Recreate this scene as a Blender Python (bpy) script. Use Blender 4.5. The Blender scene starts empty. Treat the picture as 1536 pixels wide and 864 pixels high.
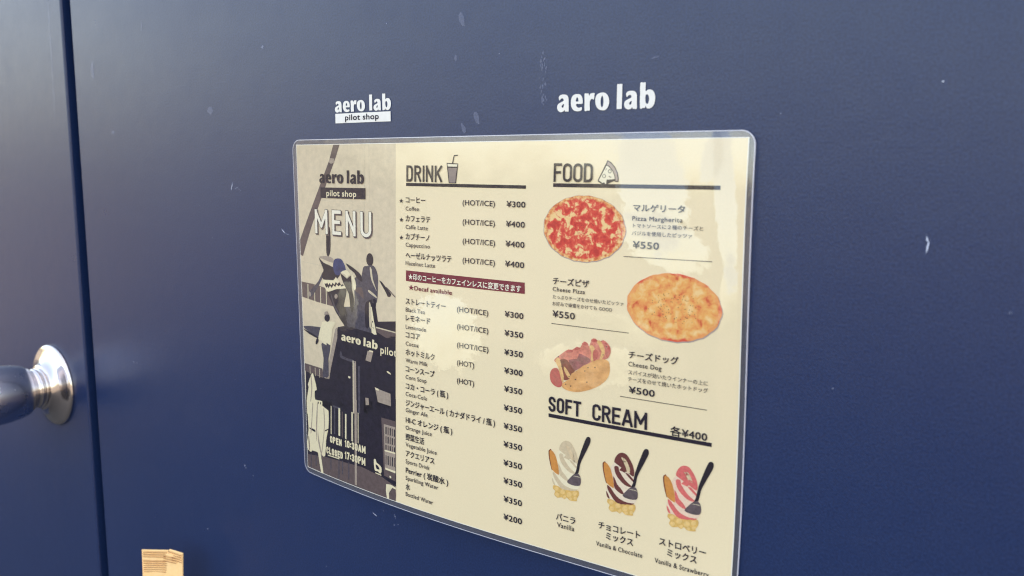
import bpy, bmesh, math, random
from mathutils import Vector, Matrix, noise
random.seed(7)
S = bpy.context.scene
COL = S.collection
Z0 = 1.5            # height of the menu's top edge above the ground, metres
# ------------------------------------------------------------------ camera
cam_d = bpy.data.cameras.new('camera'); cam = bpy.data.objects.new('camera', cam_d); COL.objects.link(cam)
yaw, pitch, roll = math.radians(37.558), math.radians(8.1315), math.radians(0.0333)
fw = Vector((-math.sin(yaw)*math.cos(pitch), math.cos(yaw)*math.cos(pitch), -math.sin(pitch)))
rt = Vector((math.cos(yaw), math.sin(yaw), 0)); up = rt.cross(fw)
r2 = rt*math.cos(roll)+up*math.sin(roll); u2 = up*math.cos(roll)-rt*math.sin(roll)
M = Matrix((r2, u2, -fw)).transposed().to_4x4(); M.translation = Vector((0.45151, -0.36327, Z0-0.01352))
cam.matrix_world = M
cam_d.sensor_width = 36; cam_d.lens = 31.045; cam_d.clip_start = 0.01; cam_d.clip_end = 3000
cam_d.dof.use_dof = True; cam_d.dof.focus_distance = 0.50; cam_d.dof.aperture_fstop = 11.0
S.camera = cam
# ------------------------------------------------------------------ sky and sun (the sun stands behind the wall: all in open shade)
SUN_EL, SUN_AZ = math.radians(52), math.radians(25)     # azimuth from +Y towards +X
w = bpy.data.worlds.new('World'); S.world = w; w.use_nodes = True
nt = w.node_tree; bg = nt.nodes['Background']; sky = nt.nodes.new('ShaderNodeTexSky')
sky.sky_type = 'NISHITA'; sky.sun_disc = False; sky.sun_elevation = SUN_EL; sky.sun_rotation = SUN_AZ
sky.air_density = 1.0; sky.dust_density = 3.5; sky.ozone_density = 0.3
nt.links.new(sky.outputs[0], bg.inputs[0]); bg.inputs[1].default_value = 0.15
sd = bpy.data.lights.new('sun', 'SUN'); sd.energy = 3.0; sd.angle = math.radians(0.53); sd.color = (1, .95, .87)
so = bpy.data.objects.new('sun', sd); COL.objects.link(so)
sv = Vector((math.sin(SUN_AZ)*math.cos(SUN_EL), math.cos(SUN_AZ)*math.cos(SUN_EL), math.sin(SUN_EL)))
so.rotation_euler = sv.to_track_quat('Z', 'Y').to_euler(); so.location = sv*20
S.view_settings.view_transform = 'Standard'; S.view_settings.look = 'None'
S.view_settings.exposure = 2.75; S.view_settings.gamma = 1
S.view_settings.use_white_balance = True      # the camera's shade setting
S.view_settings.white_balance_temperature = 8400; S.view_settings.white_balance_tint = 14
S.cycles.max_bounces = 8; S.cycles.transparent_max_bounces = 16
S.cycles.caustics_reflective = False
S.cycles.filter_width = 1.15

# ------------------------------------------------------------------ helpers
def srgb(r, g, b):
    f = lambda c: (c/255/12.92) if c/255 <= .04045 else ((c/255+.055)/1.055)**2.4
    return (f(r), f(g), f(b), 1)
MATS = {}
def mat(name, col, rough=.5, metal=0, spec=.5, build=None):
    m = bpy.data.materials.new(name); m.use_nodes = True
    b = m.node_tree.nodes['Principled BSDF']
    b.inputs['Base Color'].default_value = col if len(col) == 4 else (*col, 1)
    b.inputs['Roughness'].default_value = rough; b.inputs['Metallic'].default_value = metal
    b.inputs['Specular IOR Level'].default_value = spec
    if build: build(m.node_tree, b)
    MATS[name] = m
    return m
def N(t, kind, **kw):
    n = t.nodes.new(kind)
    for k, v in kw.items():
        if k.startswith('i_'): n.inputs[k[2:]].default_value = v
        elif k.startswith('n_'): n.inputs[int(k[2:])].default_value = v
        else: setattr(n, k, v)
    return n
def tnoise(t, vec, scale, detail=4, rough=.55, dist=0):
    n = N(t, 'ShaderNodeTexNoise'); n.inputs['Scale'].default_value = scale; n.inputs['Detail'].default_value = detail
    n.inputs['Roughness'].default_value = rough; n.inputs['Distortion'].default_value = dist
    t.links.new(vec, n.inputs['Vector']); return n
def ramp(t, fac, stops):
    r = N(t, 'ShaderNodeValToRGB'); e = r.color_ramp.elements
    while len(e) < len(stops): e.new(.5)
    for i, (p, c) in enumerate(stops): e[i].position = p; e[i].color = c
    t.links.new(fac, r.inputs[0]); return r
def mth(t, op, a, b=None, clamp=False):
    n = N(t, 'ShaderNodeMath', operation=op, use_clamp=clamp)
    for i, x in enumerate((a, b)):
        if x is None: continue
        if isinstance(x, (int, float)): n.inputs[i].default_value = x
        else: t.links.new(x, n.inputs[i])
    return n.outputs[0]
def uvn(t): return N(t, 'ShaderNodeUVMap', uv_map='mm').outputs[0]
def objc(t): return N(t, 'ShaderNodeTexCoord').outputs['Object']
def mixc(t, fac, a, b):
    n = N(t, 'ShaderNodeMix', data_type='RGBA')
    for i, x in ((0, fac), (6, a), (7, b)):
        if isinstance(x, (int, float, tuple)): n.inputs[i].default_value = x
        else: t.links.new(x, n.inputs[i])
    return n.outputs[2]

def tag(o, label=None, cat=None, group=None, kind=None):
    if label: o['label'] = label
    if cat: o['category'] = cat
    if group: o['group'] = group
    if kind: o['kind'] = kind
    return o
def wloc(p): return p.matrix_basis.translation + (wloc(p.parent) if p.parent else Vector()) if p else Vector()
def empty(name, loc):
    o = bpy.data.objects.new(name, None); COL.objects.link(o); o.location = loc; o.empty_display_size = .02; return o
def mk(name, verts, faces, mats, parent=None, fm=None, uvs=None, smooth=False):
    """world-space verts -> one mesh object under parent"""
    o0 = wloc(parent)
    me = bpy.data.meshes.new(name)
    me.from_pydata([Vector(v)-o0 for v in verts], [], faces)
    for m in (mats if isinstance(mats, (list, tuple)) else [mats]): me.materials.append(MATS[m])
    if fm: me.polygons.foreach_set('material_index', fm)
    if uvs:
        l = me.uv_layers.new(name='mm')
        for lp in me.loops: l.data[lp.index].uv = uvs[lp.vertex_index]
    if smooth: me.polygons.foreach_set('use_smooth', [True]*len(me.polygons))
    me.update()
    o = bpy.data.objects.new(name, me); COL.objects.link(o)
    if parent: o.parent = parent
    return o
def box(x0, x1, y0, y1, z0, z1, bev=0):
    bm = bmesh.new(); bmesh.ops.create_cube(bm, size=1)
    for v in bm.verts: v.co = Vector((x0+(v.co.x+.5)*(x1-x0), y0+(v.co.y+.5)*(y1-y0), z0+(v.co.z+.5)*(z1-z0)))
    if bev: bmesh.ops.bevel(bm, geom=bm.edges[:], offset=bev, segments=3, affect='EDGES', profile=.5)
    bm.verts.index_update()
    r = ([v.co.copy() for v in bm.verts], [[v.index for v in f.verts] for f in bm.faces]); bm.free(); return r
def lathe(prof, origin, seg=72):
    """profile [(distance from wall, radius)] about an axis along -Y"""
    v = []; f = []
    for t_, r in prof:
        for k in range(seg):
            a = 2*math.pi*k/seg; v.append((origin[0]+r*math.cos(a), origin[1]-t_, origin[2]+r*math.sin(a)))
    n = len(prof)
    for i in range(n-1):
        for k in range(seg):
            k2 = (k+1) % seg; f.append((i*seg+k, i*seg+k2, (i+1)*seg+k2, (i+1)*seg+k))
    f.append([(n-1)*seg+k for k in range(seg)]); return v, f
def smoothprof(pts, n=6):
    out = []
    P = [pts[0]]+pts+[pts[-1]]
    for i in range(1, len(P)-2):
        for k in range(n):
            t_ = k/n
            out.append(tuple(.5*((2*P[i][j])+(-P[i-1][j]+P[i+1][j])*t_+(2*P[i-1][j]-5*P[i][j]+4*P[i+1][j]-P[i+2][j])*t_**2+(-P[i-1][j]+3*P[i][j]-3*P[i+1][j]+P[i+2][j])*t_**3) for j in (0, 1)))
    return out+[pts[-1]]

# ------------------------------------------------------------------ materials
def wall_build(t, b):
    c = objc(t)
    n1 = tnoise(t, c, 4.0, 7, .65); n2 = tnoise(t, c, 900, 3, .6); n3 = tnoise(t, c, 60, 4, .6)
    base = mixc(t, n1.outputs[0], (.0060, .0205, .070, 1), (.0095, .0265, .084, 1))
    sp = ramp(t, n2.outputs[0], [(.32, (.72, .74, .77, 1)), (.68, (1.3, 1.28, 1.25, 1))])
    mx = N(t, 'ShaderNodeMix', data_type='RGBA', blend_type='MULTIPLY'); mx.inputs[0].default_value = 1
    t.links.new(base, mx.inputs[6]); t.links.new(sp.outputs[0], mx.inputs[7]); t.links.new(mx.outputs[2], b.inputs['Base Color'])
    rr = mth(t, 'MULTIPLY_ADD', mth(t, 'ADD', mth(t, 'MULTIPLY', n3.outputs[0], .4), mth(t, 'MULTIPLY', tnoise(t, c, 7, 6, .6).outputs[0], .6)), .26); rr.node.inputs[2].default_value = .18; t.links.new(rr, b.inputs['Roughness'])
    h = mth(t, 'ADD', mth(t, 'MULTIPLY', n2.outputs[0], .5), n3.outputs[0])
    bp = N(t, 'ShaderNodeBump'); bp.inputs['Strength'].default_value = .35; bp.inputs['Distance'].default_value = .0004
    t.links.new(h, bp.inputs['Height']); t.links.new(bp.outputs[0], b.inputs['Normal'])
mat('navy_paint', (.02, .035, .1), .42, spec=.45, build=wall_build)
mat('gap_paint', (.004, .012, .05), .7, spec=.2)
def scuff_b(t, b):
    n = tnoise(t, objc(t), 1500, 2)
    a = ramp(t, n.outputs[0], [(.38, (.15,)*3+(1,)), (.62, (.75,)*3+(1,))]); t.links.new(a.outputs[0], b.inputs['Alpha'])
mat('scuff', (.24, .28, .40), .7, build=scuff_b)
mat('chip', (.55, .6, .72), .6)
def faint_b(t, b): b.inputs['Alpha'].default_value = .16
mat('smear', (.40, .44, .60), .5, build=faint_b)
def vinyl_b(t, b):
    n = tnoise(t, objc(t), 400, 3); t.links.new(mixc(t, n.outputs[0], (.70, .68, .62, 1), (.80, .78, .71, 1)), b.inputs['Base Color'])
mat('white_vinyl', (.76, .74, .68), .5, build=vinyl_b)
def metal_b(r0):
    def f(t, b):
        n = tnoise(t, objc(t), 90, 4); v = mth(t, 'MULTIPLY_ADD', n.outputs[0], .12); v.node.inputs[2].default_value = r0; t.links.new(v, b.inputs['Roughness'])
        bp = N(t, 'ShaderNodeBump'); bp.inputs['Strength'].default_value = .15; bp.inputs['Distance'].default_value = .0005
        t.links.new(n.outputs[0], bp.inputs['Height']); t.links.new(bp.outputs[0], b.inputs['Normal'])
    return f
mat('polished_steel', (.62, .58, .55), .1, 1, build=metal_b(.06))
mat('brushed_steel', (.62, .60, .62), .25, 1, build=metal_b(.2))
def ground_b(t, b):
    c = objc(t); n = tnoise(t, c, .6, 6); n2 = tnoise(t, c, 40, 5)
    k = mth(t, 'MULTIPLY', n.outputs[0], n2.outputs[0])
    t.links.new(ramp(t, k, [(.1, (.05, .044, .04, 1)), (.5, (.085, .073, .062, 1))]).outputs[0], b.inputs['Base Color'])
mat('paving', (.22, .2, .18), .9, build=ground_b)
# prints on the page
def paper_b(t, b):
    c = uvn(t); n = tnoise(t, c, .9, 6, .65); n2 = tnoise(t, c, 3.0, 3, .7)
    base = mixc(t, n.outputs[0], (.86, .705, .435, 1), (.94, .785, .515, 1))
    r = ramp(t, n2.outputs[0], [(.3, (.96,)*3+(1,)), (.7, (1.03,)*3+(1,))])
    mx = N(t, 'ShaderNodeMix', data_type='RGBA', blend_type='MULTIPLY'); mx.inputs[0].default_value = 1
    t.links.new(base, mx.inputs[6]); t.links.new(r.outputs[0], mx.inputs[7]); t.links.new(mx.outputs[2], b.inputs['Base Color'])
mat('page', (.8, .7, .5), .8, spec=.1, build=paper_b)
def halftone(c0, k=.12, sc=1.2):
    def f(t, b):
        n = tnoise(t, uvn(t), sc*.6, 8, .72)
        lo = tuple(x*(1-k*2) for x in c0[:3])+(1,); hi = tuple(min(1, x*(1+k*2)) for x in c0[:3])+(1,)
        t.links.new(ramp(t, n.outputs[0], [(.25, lo), (.75, hi)]).outputs[0], b.inputs['Base Color'])
    return f
def ink(name, r, g, b_, k=.1, sc=1.2): mat(name, srgb(r, g, b_), .8, spec=.1, build=halftone(srgb(r, g, b_), k, sc))
ink('ink', 34, 28, 42, .05); ink('soft', 62, 54, 58, .05); ink('white', 240, 232, 208, .03); ink('maroon', 122, 30, 50, .05)
ink('photo_bg', 216, 198, 166, .07, .35); ink('cream', 232, 218, 180, .05); ink('pale', 205, 190, 160, .12, .8); ink('lite', 165, 148, 132, .15, .8)
ink('brown', 98, 82, 80, .15, .6); ink('grey', 74, 70, 80, .3, .7); ink('dark', 34, 30, 44, .25, .4); ink('navy', 48, 58, 100, .3, .5)
ink('bun', 238, 162, 100, .2, .35); ink('saus', 196, 92, 84, .16, .7); ink('saus2', 128, 56, 46, .3, .5); ink('meat', 224, 122, 104, .26, .6)
ink('glaze', 150, 84, 84, .35, .6); ink('must', 236, 178, 116, .16, .8)
ink('wafer', 214, 142, 72, .12, .6); ink('wafer_dark', 120, 52, 34, .1)
ink('van1', 240, 226, 190, .04); ink('van2', 214, 192, 156, .08); ink('cho1', 236, 216, 188, .06); ink('cho2', 112, 58, 54, .15)
ink('sw3c', 222, 196, 156, .1); ink('str1', 240, 208, 180, .08); ink('str2', 226, 110, 104, .12); ink('cer', 226, 180, 104, .12, .9); ink('cer2', 236, 196, 126, .1, .9)
ink('spoon', 38, 32, 40, .1); ink('spoonb', 98, 84, 86, .25, .5); ink('cupg', 142, 126, 120, .05); ink('pagew', 236, 226, 196, .03); ink('crustg', 176, 158, 146, .05)
ink('ghost', 150, 128, 104, .1)
def pizza_b(cx, cy, rx, ry, kind):
    def f(t, b):
        uv = uvn(t)
        m = N(t, 'ShaderNodeMapping'); m.inputs['Location'].default_value = (-cx/rx, -cy/ry, 0); m.inputs['Scale'].default_value = (1/rx, 1/ry, 1)
        t.links.new(uv, m.inputs[0]); ln = N(t, 'ShaderNodeVectorMath', operation='LENGTH'); t.links.new(m.outputs[0], ln.inputs[0])
        wob = tnoise(t, uv, .35, 3)
        r = mth(t, 'ADD', ln.outputs['Value'], mth(t, 'MULTIPLY', mth(t, 'SUBTRACT', wob.outputs[0], .5), .22))
        if kind == 0:
            n = tnoise(t, uv, .24, 7, .62, .5)
            body = ramp(t, n.outputs[0], [(.36, srgb(196, 44, 40)), (.46, srgb(222, 62, 52)), (.53, srgb(232, 104, 76)), (.57, srgb(244, 208, 146)), (.70, srgb(244, 190, 124))])
            crust = ramp(t, tnoise(t, uv, .5, 5).outputs[0], [(.38, srgb(206, 96, 56)), (.5, srgb(236, 160, 96)), (.62, srgb(244, 204, 142))])
            e0 = .88
        else:
            n = tnoise(t, uv, .22, 7, .6, .3)
            body = ramp(t, n.outputs[0], [(.33, srgb(214, 84, 52)), (.40, srgb(236, 142, 80)), (.52, srgb(242, 176, 98)), (.66, srgb(246, 204, 142))])
            crust = ramp(t, tnoise(t, uv, .1, 4).outputs[0], [(.45, srgb(226, 84, 58)), (.53, srgb(240, 158, 96))])
            e0 = .90
        e = mth(t, 'MULTIPLY', mth(t, 'SUBTRACT', r, e0), 16, clamp=True)
        col = mixc(t, e, body.outputs[0], crust.outputs[0])
        # pepper and browned specks, densest towards the middle
        v = N(t, 'ShaderNodeTexVoronoi'); v.inputs['Scale'].default_value = .95; t.links.new(uv, v.inputs['Vector'])
        s = mth(t, 'LESS_THAN', v.outputs['Distance'], .19)
        s2 = mth(t, 'LESS_THAN', mth(t, 'ADD', ln.outputs['Value'], mth(t, 'MULTIPLY', tnoise(t, uv, .4, 2).outputs[0], .9)), .95 if kind else .75)
        col = mixc(t, mth(t, 'MULTIPLY', s, s2), col, srgb(88, 50, 34))
        t.links.new(col, b.inputs['Base Color'])
    return f
mat('pizza_red', (.5, .2, .1), .8, spec=.1, build=pizza_b(219.7, 45.4, 22.9, 15.9, 0))
mat('pizza_cheese', (.5, .2, .1), .8, spec=.1, build=pizza_b(267.6, 79.2, 23.3, 15.7, 1))

# ------------------------------------------------------------------ the bulging laminated sheet: mm on the page -> world
DC = [1.3534, -1.1945, -1.203, 1.3076, 6.5816, 27.7495, 14.678, -8.0699, 5.8126, -18.2203, -24.4457, -4.306,
      -17.7775, -12.0203, -17.8676, 19.0435, 4.5094, 16.4096, -10.3061, 21.3278]
def lift(x, y):
    u, v = x/303, y/216; s = 0; k = 0
    for i in range(5):
        for j in range(4):
            s += DC[k]*u**i*v**j; k += 1
    return max(s, .15)
def on(x, y, off=0): return (x/1000, -(lift(x, y)+.35+off)/1000, Z0-y/1000)
def cutpoly(pts, step=4.):
    """polygon in page mm -> verts, faces cut into cells so that it can follow the curve"""
    bm = bmesh.new(); vs = [bm.verts.new((p[0], p[1], 0)) for p in pts]; bm.faces.new(vs)
    bmesh.ops.triangulate(bm, faces=bm.faces[:])
    for ax in (0, 1):
        lo = min(p[ax] for p in pts); hi = max(p[ax] for p in pts); k = math.floor(lo/step)+1
        while k*step < hi:
            co = [0, 0, 0]; no = [0, 0, 0]; co[ax] = k*step; no[ax] = 1
            bmesh.ops.bisect_plane(bm, geom=bm.verts[:]+bm.edges[:]+bm.faces[:], plane_co=co, plane_no=no); k += 1
    bm.verts.index_update()
    r = [(v.co.x, v.co.y) for v in bm.verts], [[v.index for v in f.verts][::-1] for f in bm.faces]
    bm.free(); return r
class Print:
    """collects flat print in page mm, builds ONE mesh lying on the sheet"""
    def __init__(s): s.v = []; s.f = []; s.m = []; s.uv = []; s.mats = []
    def add(s, pts, faces, m, off, ncopy=1):
        if m not in s.mats: s.mats.append(m)
        k = len(s.v); mi = s.mats.index(m)
        per = max(1, len(pts)//ncopy)
        for i, (x, y) in enumerate(pts): s.v.append(on(x, y, off+.002*(i//per))); s.uv.append((x, y))
        for f in faces: s.f.append([k+i for i in f]); s.m.append(mi)
    def poly(s, pts, m, lay=1, step=4.): s.add(*cutpoly(pts, step), m, .03*lay)
    def build(s, name, parent, label=None):
        o = mk(name, s.v, s.f, s.mats, parent, s.m, s.uv)
        if label: o['label'] = label
        return o
_tc = bpy.data.curves.new('t', 'FONT'); _to = bpy.data.objects.new('t', _tc); COL.objects.link(_to)
def glyphs(s, off=0., space=1.):
    """text as flat triangles, unit em"""
    _tc.body = s; _tc.offset = off; _tc.resolution_u = 3; _tc.space_character = space
    bpy.context.view_layer.update()
    me = bpy.data.meshes.new_from_object(_to.evaluated_get(bpy.context.evaluated_depsgraph_get()))
    v = [(a.co.x, a.co.y) for a in me.vertices]; f = [list(p.vertices) for p in me.polygons]
    bpy.data.meshes.remove(me); return v, f
STY = {'jp': (.022, 1.), 'jb': (.024, 1.), 'js': (.008, 1.05), 'en': (.010, 1.08), 'la': (.010, 1.04), 'pr': (.022, 1.06), 'eb': (.022, 1.06), 'logo': (.046, 1.12)}
def set_text(s, w_, h, st):
    """text fitted to ink width w and cap (or kanji) height h, origin at left of baseline"""
    if s == 'aero lab':
        v, f = logo_glyphs(); return [(a*w_, b*h) for a, b in v], f
    off, sp = STY[st]; v, f = glyphs(s, 0, sp)
    if off:      # heavier weight: the same outlines again, a hair apart
        v0, f0 = v, f; v, f = [], []
        K = 8 if st == 'logo' else 4
        for q in range(K):
            dx, dy = off*math.cos(2*math.pi*(q+.5)/K), off*math.sin(2*math.pi*(q+.5)/K)
            f += [[i+len(v) for i in p] for p in f0]; v += [(a[0]+dx, a[1]+dy) for a in v0]
    x0 = min(a[0] for a in v); x1 = max(a[0] for a in v)
    if st in ('jp', 'jb', 'js'): b0, H_ = -.05, .86
    elif st == 'logo': b0, H_ = 0, .76
    else: b0, H_ = 0, .72
    return [((a[0]-x0)/(x1-x0)*w_, (a[1]-b0)/H_*h) for a in v], f
def copies(st): return 1 if not STY[st][0] or st == 'logo' else 4
def smooth_closed(p, n=3):
    m = len(p); out = []
    for i in range(m):
        a, b, c, d = p[i-1], p[i], p[(i+1) % m], p[(i+2) % m]
        for k in range(n):
            t_ = k/n
            out.append(tuple(.5*((2*b[j])+(-a[j]+c[j])*t_+(2*a[j]-5*b[j]+4*c[j]-d[j])*t_**2+(-a[j]+3*b[j]-3*c[j]+d[j])*t_**3) for j in (0, 1)))
    return out
def logo_glyphs():
    """the bold condensed wordmark, width 1, ascender height 1"""
    V, F = [], []
    for ch, cont in LOGO:
        cu = bpy.data.curves.new('l', 'CURVE'); cu.dimensions = '2D'; cu.fill_mode = 'BOTH'
        for c in cont:
            c = c if ch == 'l' else smooth_closed(c, 2)
            s = cu.splines.new('POLY'); s.points.add(len(c)-1); s.use_cyclic_u = True
            for q, a in zip(s.points, c): q.co = (a[0], a[1], 0, 1)
        ob = bpy.data.objects.new('l', cu); me = bpy.data.meshes.new_from_object(ob); k = len(V)
        V += [(a.co.x, a.co.y) for a in me.vertices]; F += [[k+i for i in p.vertices] for p in me.polygons]
        bpy.data.objects.remove(ob); bpy.data.curves.remove(cu); bpy.data.meshes.remove(me)
    return V, F
# condensed stroke lettering: each glyph a list of polylines in a 0..1 box (w, paths)
def arc(cx, cy, rx, ry, a0, a1, n=7): return [(cx+rx*math.cos(math.radians(a0+(a1-a0)*i/n)), cy+ry*math.sin(math.radians(a0+(a1-a0)*i/n))) for i in range(n+1)]
_O = arc(.5, .78, .5, .22, 0, 180)+arc(.5, .22, .5, .22, 180, 360)+[(1, .78)]
STROKE = {
 'D': (.42, [[(0, 0), (0, 1), (.45, 1)]+arc(.5, .75, .5, .25, 90, 0, 5)+arc(.5, .25, .5, .25, 0, -90, 5)+[(0, 0)]]),
 'R': (.44, [[(0, 0), (0, 1), (.5, 1)]+arc(.5, .76, .48, .24, 90, -90, 8)+[(0, .52)], [(.5, .52), (1, 0)]]),
 'I': (.0, [[(0, 0), (0, 1)]]), 'N': (.46, [[(0, 0), (0, 1)], [(.06, .9), (.94, .1)], [(1, 0), (1, 1)]]), 'K': (.46, [[(0, 0), (0, 1)], [(1, 1), (.05, .42)], [(.32, .6), (1, 0)]]),
 'F': (.38, [[(0, 0), (0, 1), (1, 1)], [(0, .52), (.85, .52)]]), 'O': (.44, [_O]), '0': (.46, [_O]),
 'S': (.42, [arc(.5, .78, .5, .22, 5, 180)+[(.02, .68), (.16, .59), (.84, .41), (.98, .32)]+arc(.5, .22, .5, .22, 0, -175)]),
 'T': (.46, [[(0, 1), (1, 1)], [(.5, 1), (.5, 0)]]), 'C': (.42, [arc(.5, .78, .5, .22, 0, 180)+arc(.5, .22, .5, .22, 180, 360)]),
 'E': (.42, [[(1, 1), (0, 1), (0, 0), (1, 0)], [(0, .52), (.85, .52)]]), 'A': (.56, [[(0, 0), (.44, 1)], [(.56, 1), (1, 0)], [(.25, .27), (.75, .27)]]),
 'M': (.68, [[(0, 0), (0, 1)], [(.05, .9), (.5, .3)], [(.5, .3), (.95, .9)], [(1, 0), (1, 1)]]), 'U': (.5, [[(0, 1)]+arc(.5, .24, .5, .24, 180, 360)+[(1, 1)]]),
 'P': (.48, [[(0, 0), (0, 1), (.5, 1)]+arc(.5, .75, .48, .25, 90, -90, 8)+[(0, .5)]]), 'L': (.4, [[(0, 1), (0, 0), (1, 0)]]),
 '1': (.12, [[(0, .82), (1, 1), (1, 0)]]), '7': (.44, [[(0, 1), (1, 1), (.35, 0)]]),
 '3': (.44, [arc(.5, .78, .5, .22, 160, -80, 8)+arc(.5, .25, .5, .27, 80, -160, 8)]),
 ':': (.0, [[(0, .25), (0, .27)], [(0, .68), (0, .7)]])}
def stroke_text(s, w_, h, wt):
    """-> list of quads/polys (mm) ; wt = stroke thickness"""
    gap = .34; tot = sum(STROKE[c][0] for c in s)*h; n = len(s)
    sp = (w_-wt-tot)/max(1, n-1); k = 1
    if sp < wt*1.3: k = (w_-wt-(n-1)*wt*1.5)/tot; sp = wt*1.5
    polys = []; x = wt/2
    for c in s:
        cw, paths = STROKE[c]; W_ = cw*h*k
        for p in paths:
            q = [(x+a*W_, wt/2+b*(h-wt)) for a, b in p]
            L = []; R_ = []
            closed = abs(q[0][0]-q[-1][0])+abs(q[0][1]-q[-1][1]) < 1e-6
            if closed: q = q[:-1]
            elif c != ':':
                d0 = (Vector(q[0])-Vector(q[1])).normalized()*wt/2; d9 = (Vector(q[-1])-Vector(q[-2])).normalized()*wt/2
                q[0] = tuple(Vector(q[0])+d0); q[-1] = tuple(Vector(q[-1])+d9)
            m = len(q)
            for i in range(m):
                a = Vector(q[i-1]) if (i or closed) else None; b = Vector(q[i]); c2 = Vector(q[(i+1) % m]) if (i < m-1 or closed) else None
                d1 = (b-a).normalized() if a is not None and (b-a).length > 1e-9 else None; d2 = (c2-b).normalized() if c2 is not None and (c2-b).length > 1e-9 else None
                d1 = d1 or d2; d2 = d2 or d1
                n1 = Vector((-d1.y, d1.x)); n2 = Vector((-d2.y, d2.x)); mi = (n1+n2)
                mi = mi.normalized() if mi.length > 1e-6 else n1; sc = min(1/max(.3, mi.dot(n1)), 1.9)*wt/2
                e1 = b-(d2*wt/2 if a is None else Vector((0, 0)))+(d1*wt/2*0 if c2 is None else Vector((0, 0)))
                if a is None: e1 = b-d2*wt*.0
                L.append((e1+mi*sc)[:]); R_.append((e1-mi*sc)[:])
            for i in range(m-1+(1 if closed else 0)):
                j = (i+1) % m; polys.append([L[i], L[j], R_[j], R_[i]])
            if c == ':': 
                polys[-1] = [(q[0][0]-wt/2, q[0][1]-wt/2), (q[0][0]+wt/2, q[0][1]-wt/2), (q[0][0]+wt/2, q[0][1]+wt/2), (q[0][0]-wt/2, q[0][1]+wt/2)]
        x += W_+sp
    return polys
# ---- print layout in page millimetres: (group, text, x, baseline, width, height, style, ink, angle)
LOGO = [('a',[[(0.0159,0.583),(0.0294,0.671),(0.0535,0.704),(0.0855,0.697),(0.1095,0.652),(0.1217,0.558),(0.1244,0.428),(0.1249,0.201),(0.1254,-0.017),(0.1055,-0.016),(0.0855,-0.012),(0.0813,0.054),(0.067,-0.009),(0.0389,-0.036),(0.0121,0.028),(-0.0003,0.145),(0.0043,0.275),(0.026,0.352),(0.0581,0.41),(0.0701,0.44),(0.0683,0.512),(0.0562,0.547),(0.0402,0.525),(0.0258,0.457)],[(0.0719,0.31),(0.0568,0.264),(0.0489,0.2),(0.0546,0.15),(0.0666,0.164),(0.0729,0.228)]]),('e',[[(0.2121,0.692),(0.2434,0.674),(0.2647,0.589),(0.2744,0.443),(0.2733,0.283),(0.2406,0.277),(0.2053,0.275),(0.2111,0.177),(0.2293,0.122),(0.2488,0.127),(0.2628,0.147),(0.2693,0.043),(0.2492,-0.011),(0.214,-0.027),(0.1784,0.028),(0.1559,0.162),(0.1484,0.342),(0.155,0.534),(0.1768,0.658)],[(0.2027,0.385),(0.2168,0.385),(0.2294,0.386),(0.2267,0.495),(0.2164,0.559),(0.2063,0.513)]]),('r',[[(0.2939,0.684),(0.317,0.688),(0.3363,0.69),(0.3404,0.587),(0.3517,0.664),(0.3708,0.697),(0.3998,0.684),(0.3962,0.606),(0.393,0.432),(0.3715,0.462),(0.3563,0.415),(0.349,0.314),(0.3494,0.155),(0.35,-0.011),(0.323,-0.012),(0.2959,-0.014),(0.2948,0.358)]]),('o',[[(0.4731,0.697),(0.507,0.673),(0.5335,0.572),(0.5475,0.412),(0.5482,0.24),(0.5353,0.085),(0.5095,-0.013),(0.4757,-0.023),(0.4415,0.025),(0.4167,0.157),(0.4054,0.35),(0.4109,0.539),(0.4318,0.651)],[(0.4773,0.57),(0.4663,0.494),(0.4608,0.353),(0.4636,0.195),(0.4714,0.105),(0.4812,0.112),(0.4892,0.205),(0.4909,0.362),(0.4866,0.505)]]),('l',[[(0.6258,1.001),(0.6791,0.998),(0.676,0.001),(0.6247,-0.001)]]),('b',[[(0.8534,0.993),(0.8788,0.998),(0.9041,1.003),(0.9049,0.833),(0.9058,0.65),(0.9231,0.706),(0.951,0.714),(0.9756,0.663),(0.9936,0.522),(0.998,0.355),(0.9907,0.16),(0.9719,0.027),(0.9443,-0.028),(0.9196,-0.008),(0.9065,0.086),(0.902,0.005),(0.878,0.001),(0.8539,-0.004),(0.8527,0.541)],[(0.9079,0.513),(0.9037,0.377),(0.9079,0.223),(0.921,0.144),(0.9327,0.188),(0.9404,0.323),(0.9362,0.46),(0.924,0.53)]]),('a',[[(0.7151,0.583),(0.7285,0.671),(0.7526,0.704),(0.7845,0.697),(0.8084,0.652),(0.8206,0.558),(0.8233,0.428),(0.8238,0.201),(0.8243,-0.017),(0.8045,-0.016),(0.7845,-0.012),(0.7803,0.054),(0.7661,-0.009),(0.738,-0.036),(0.7113,0.028),(0.6989,0.145),(0.7035,0.275),(0.7252,0.352),(0.7572,0.41),(0.7691,0.44),(0.7673,0.512),(0.7553,0.547),(0.7393,0.525),(0.725,0.457)],[(0.7709,0.31),(0.7559,0.264),(0.748,0.2),(0.7537,0.15),(0.7657,0.164),(0.7719,0.228)]])]
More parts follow.
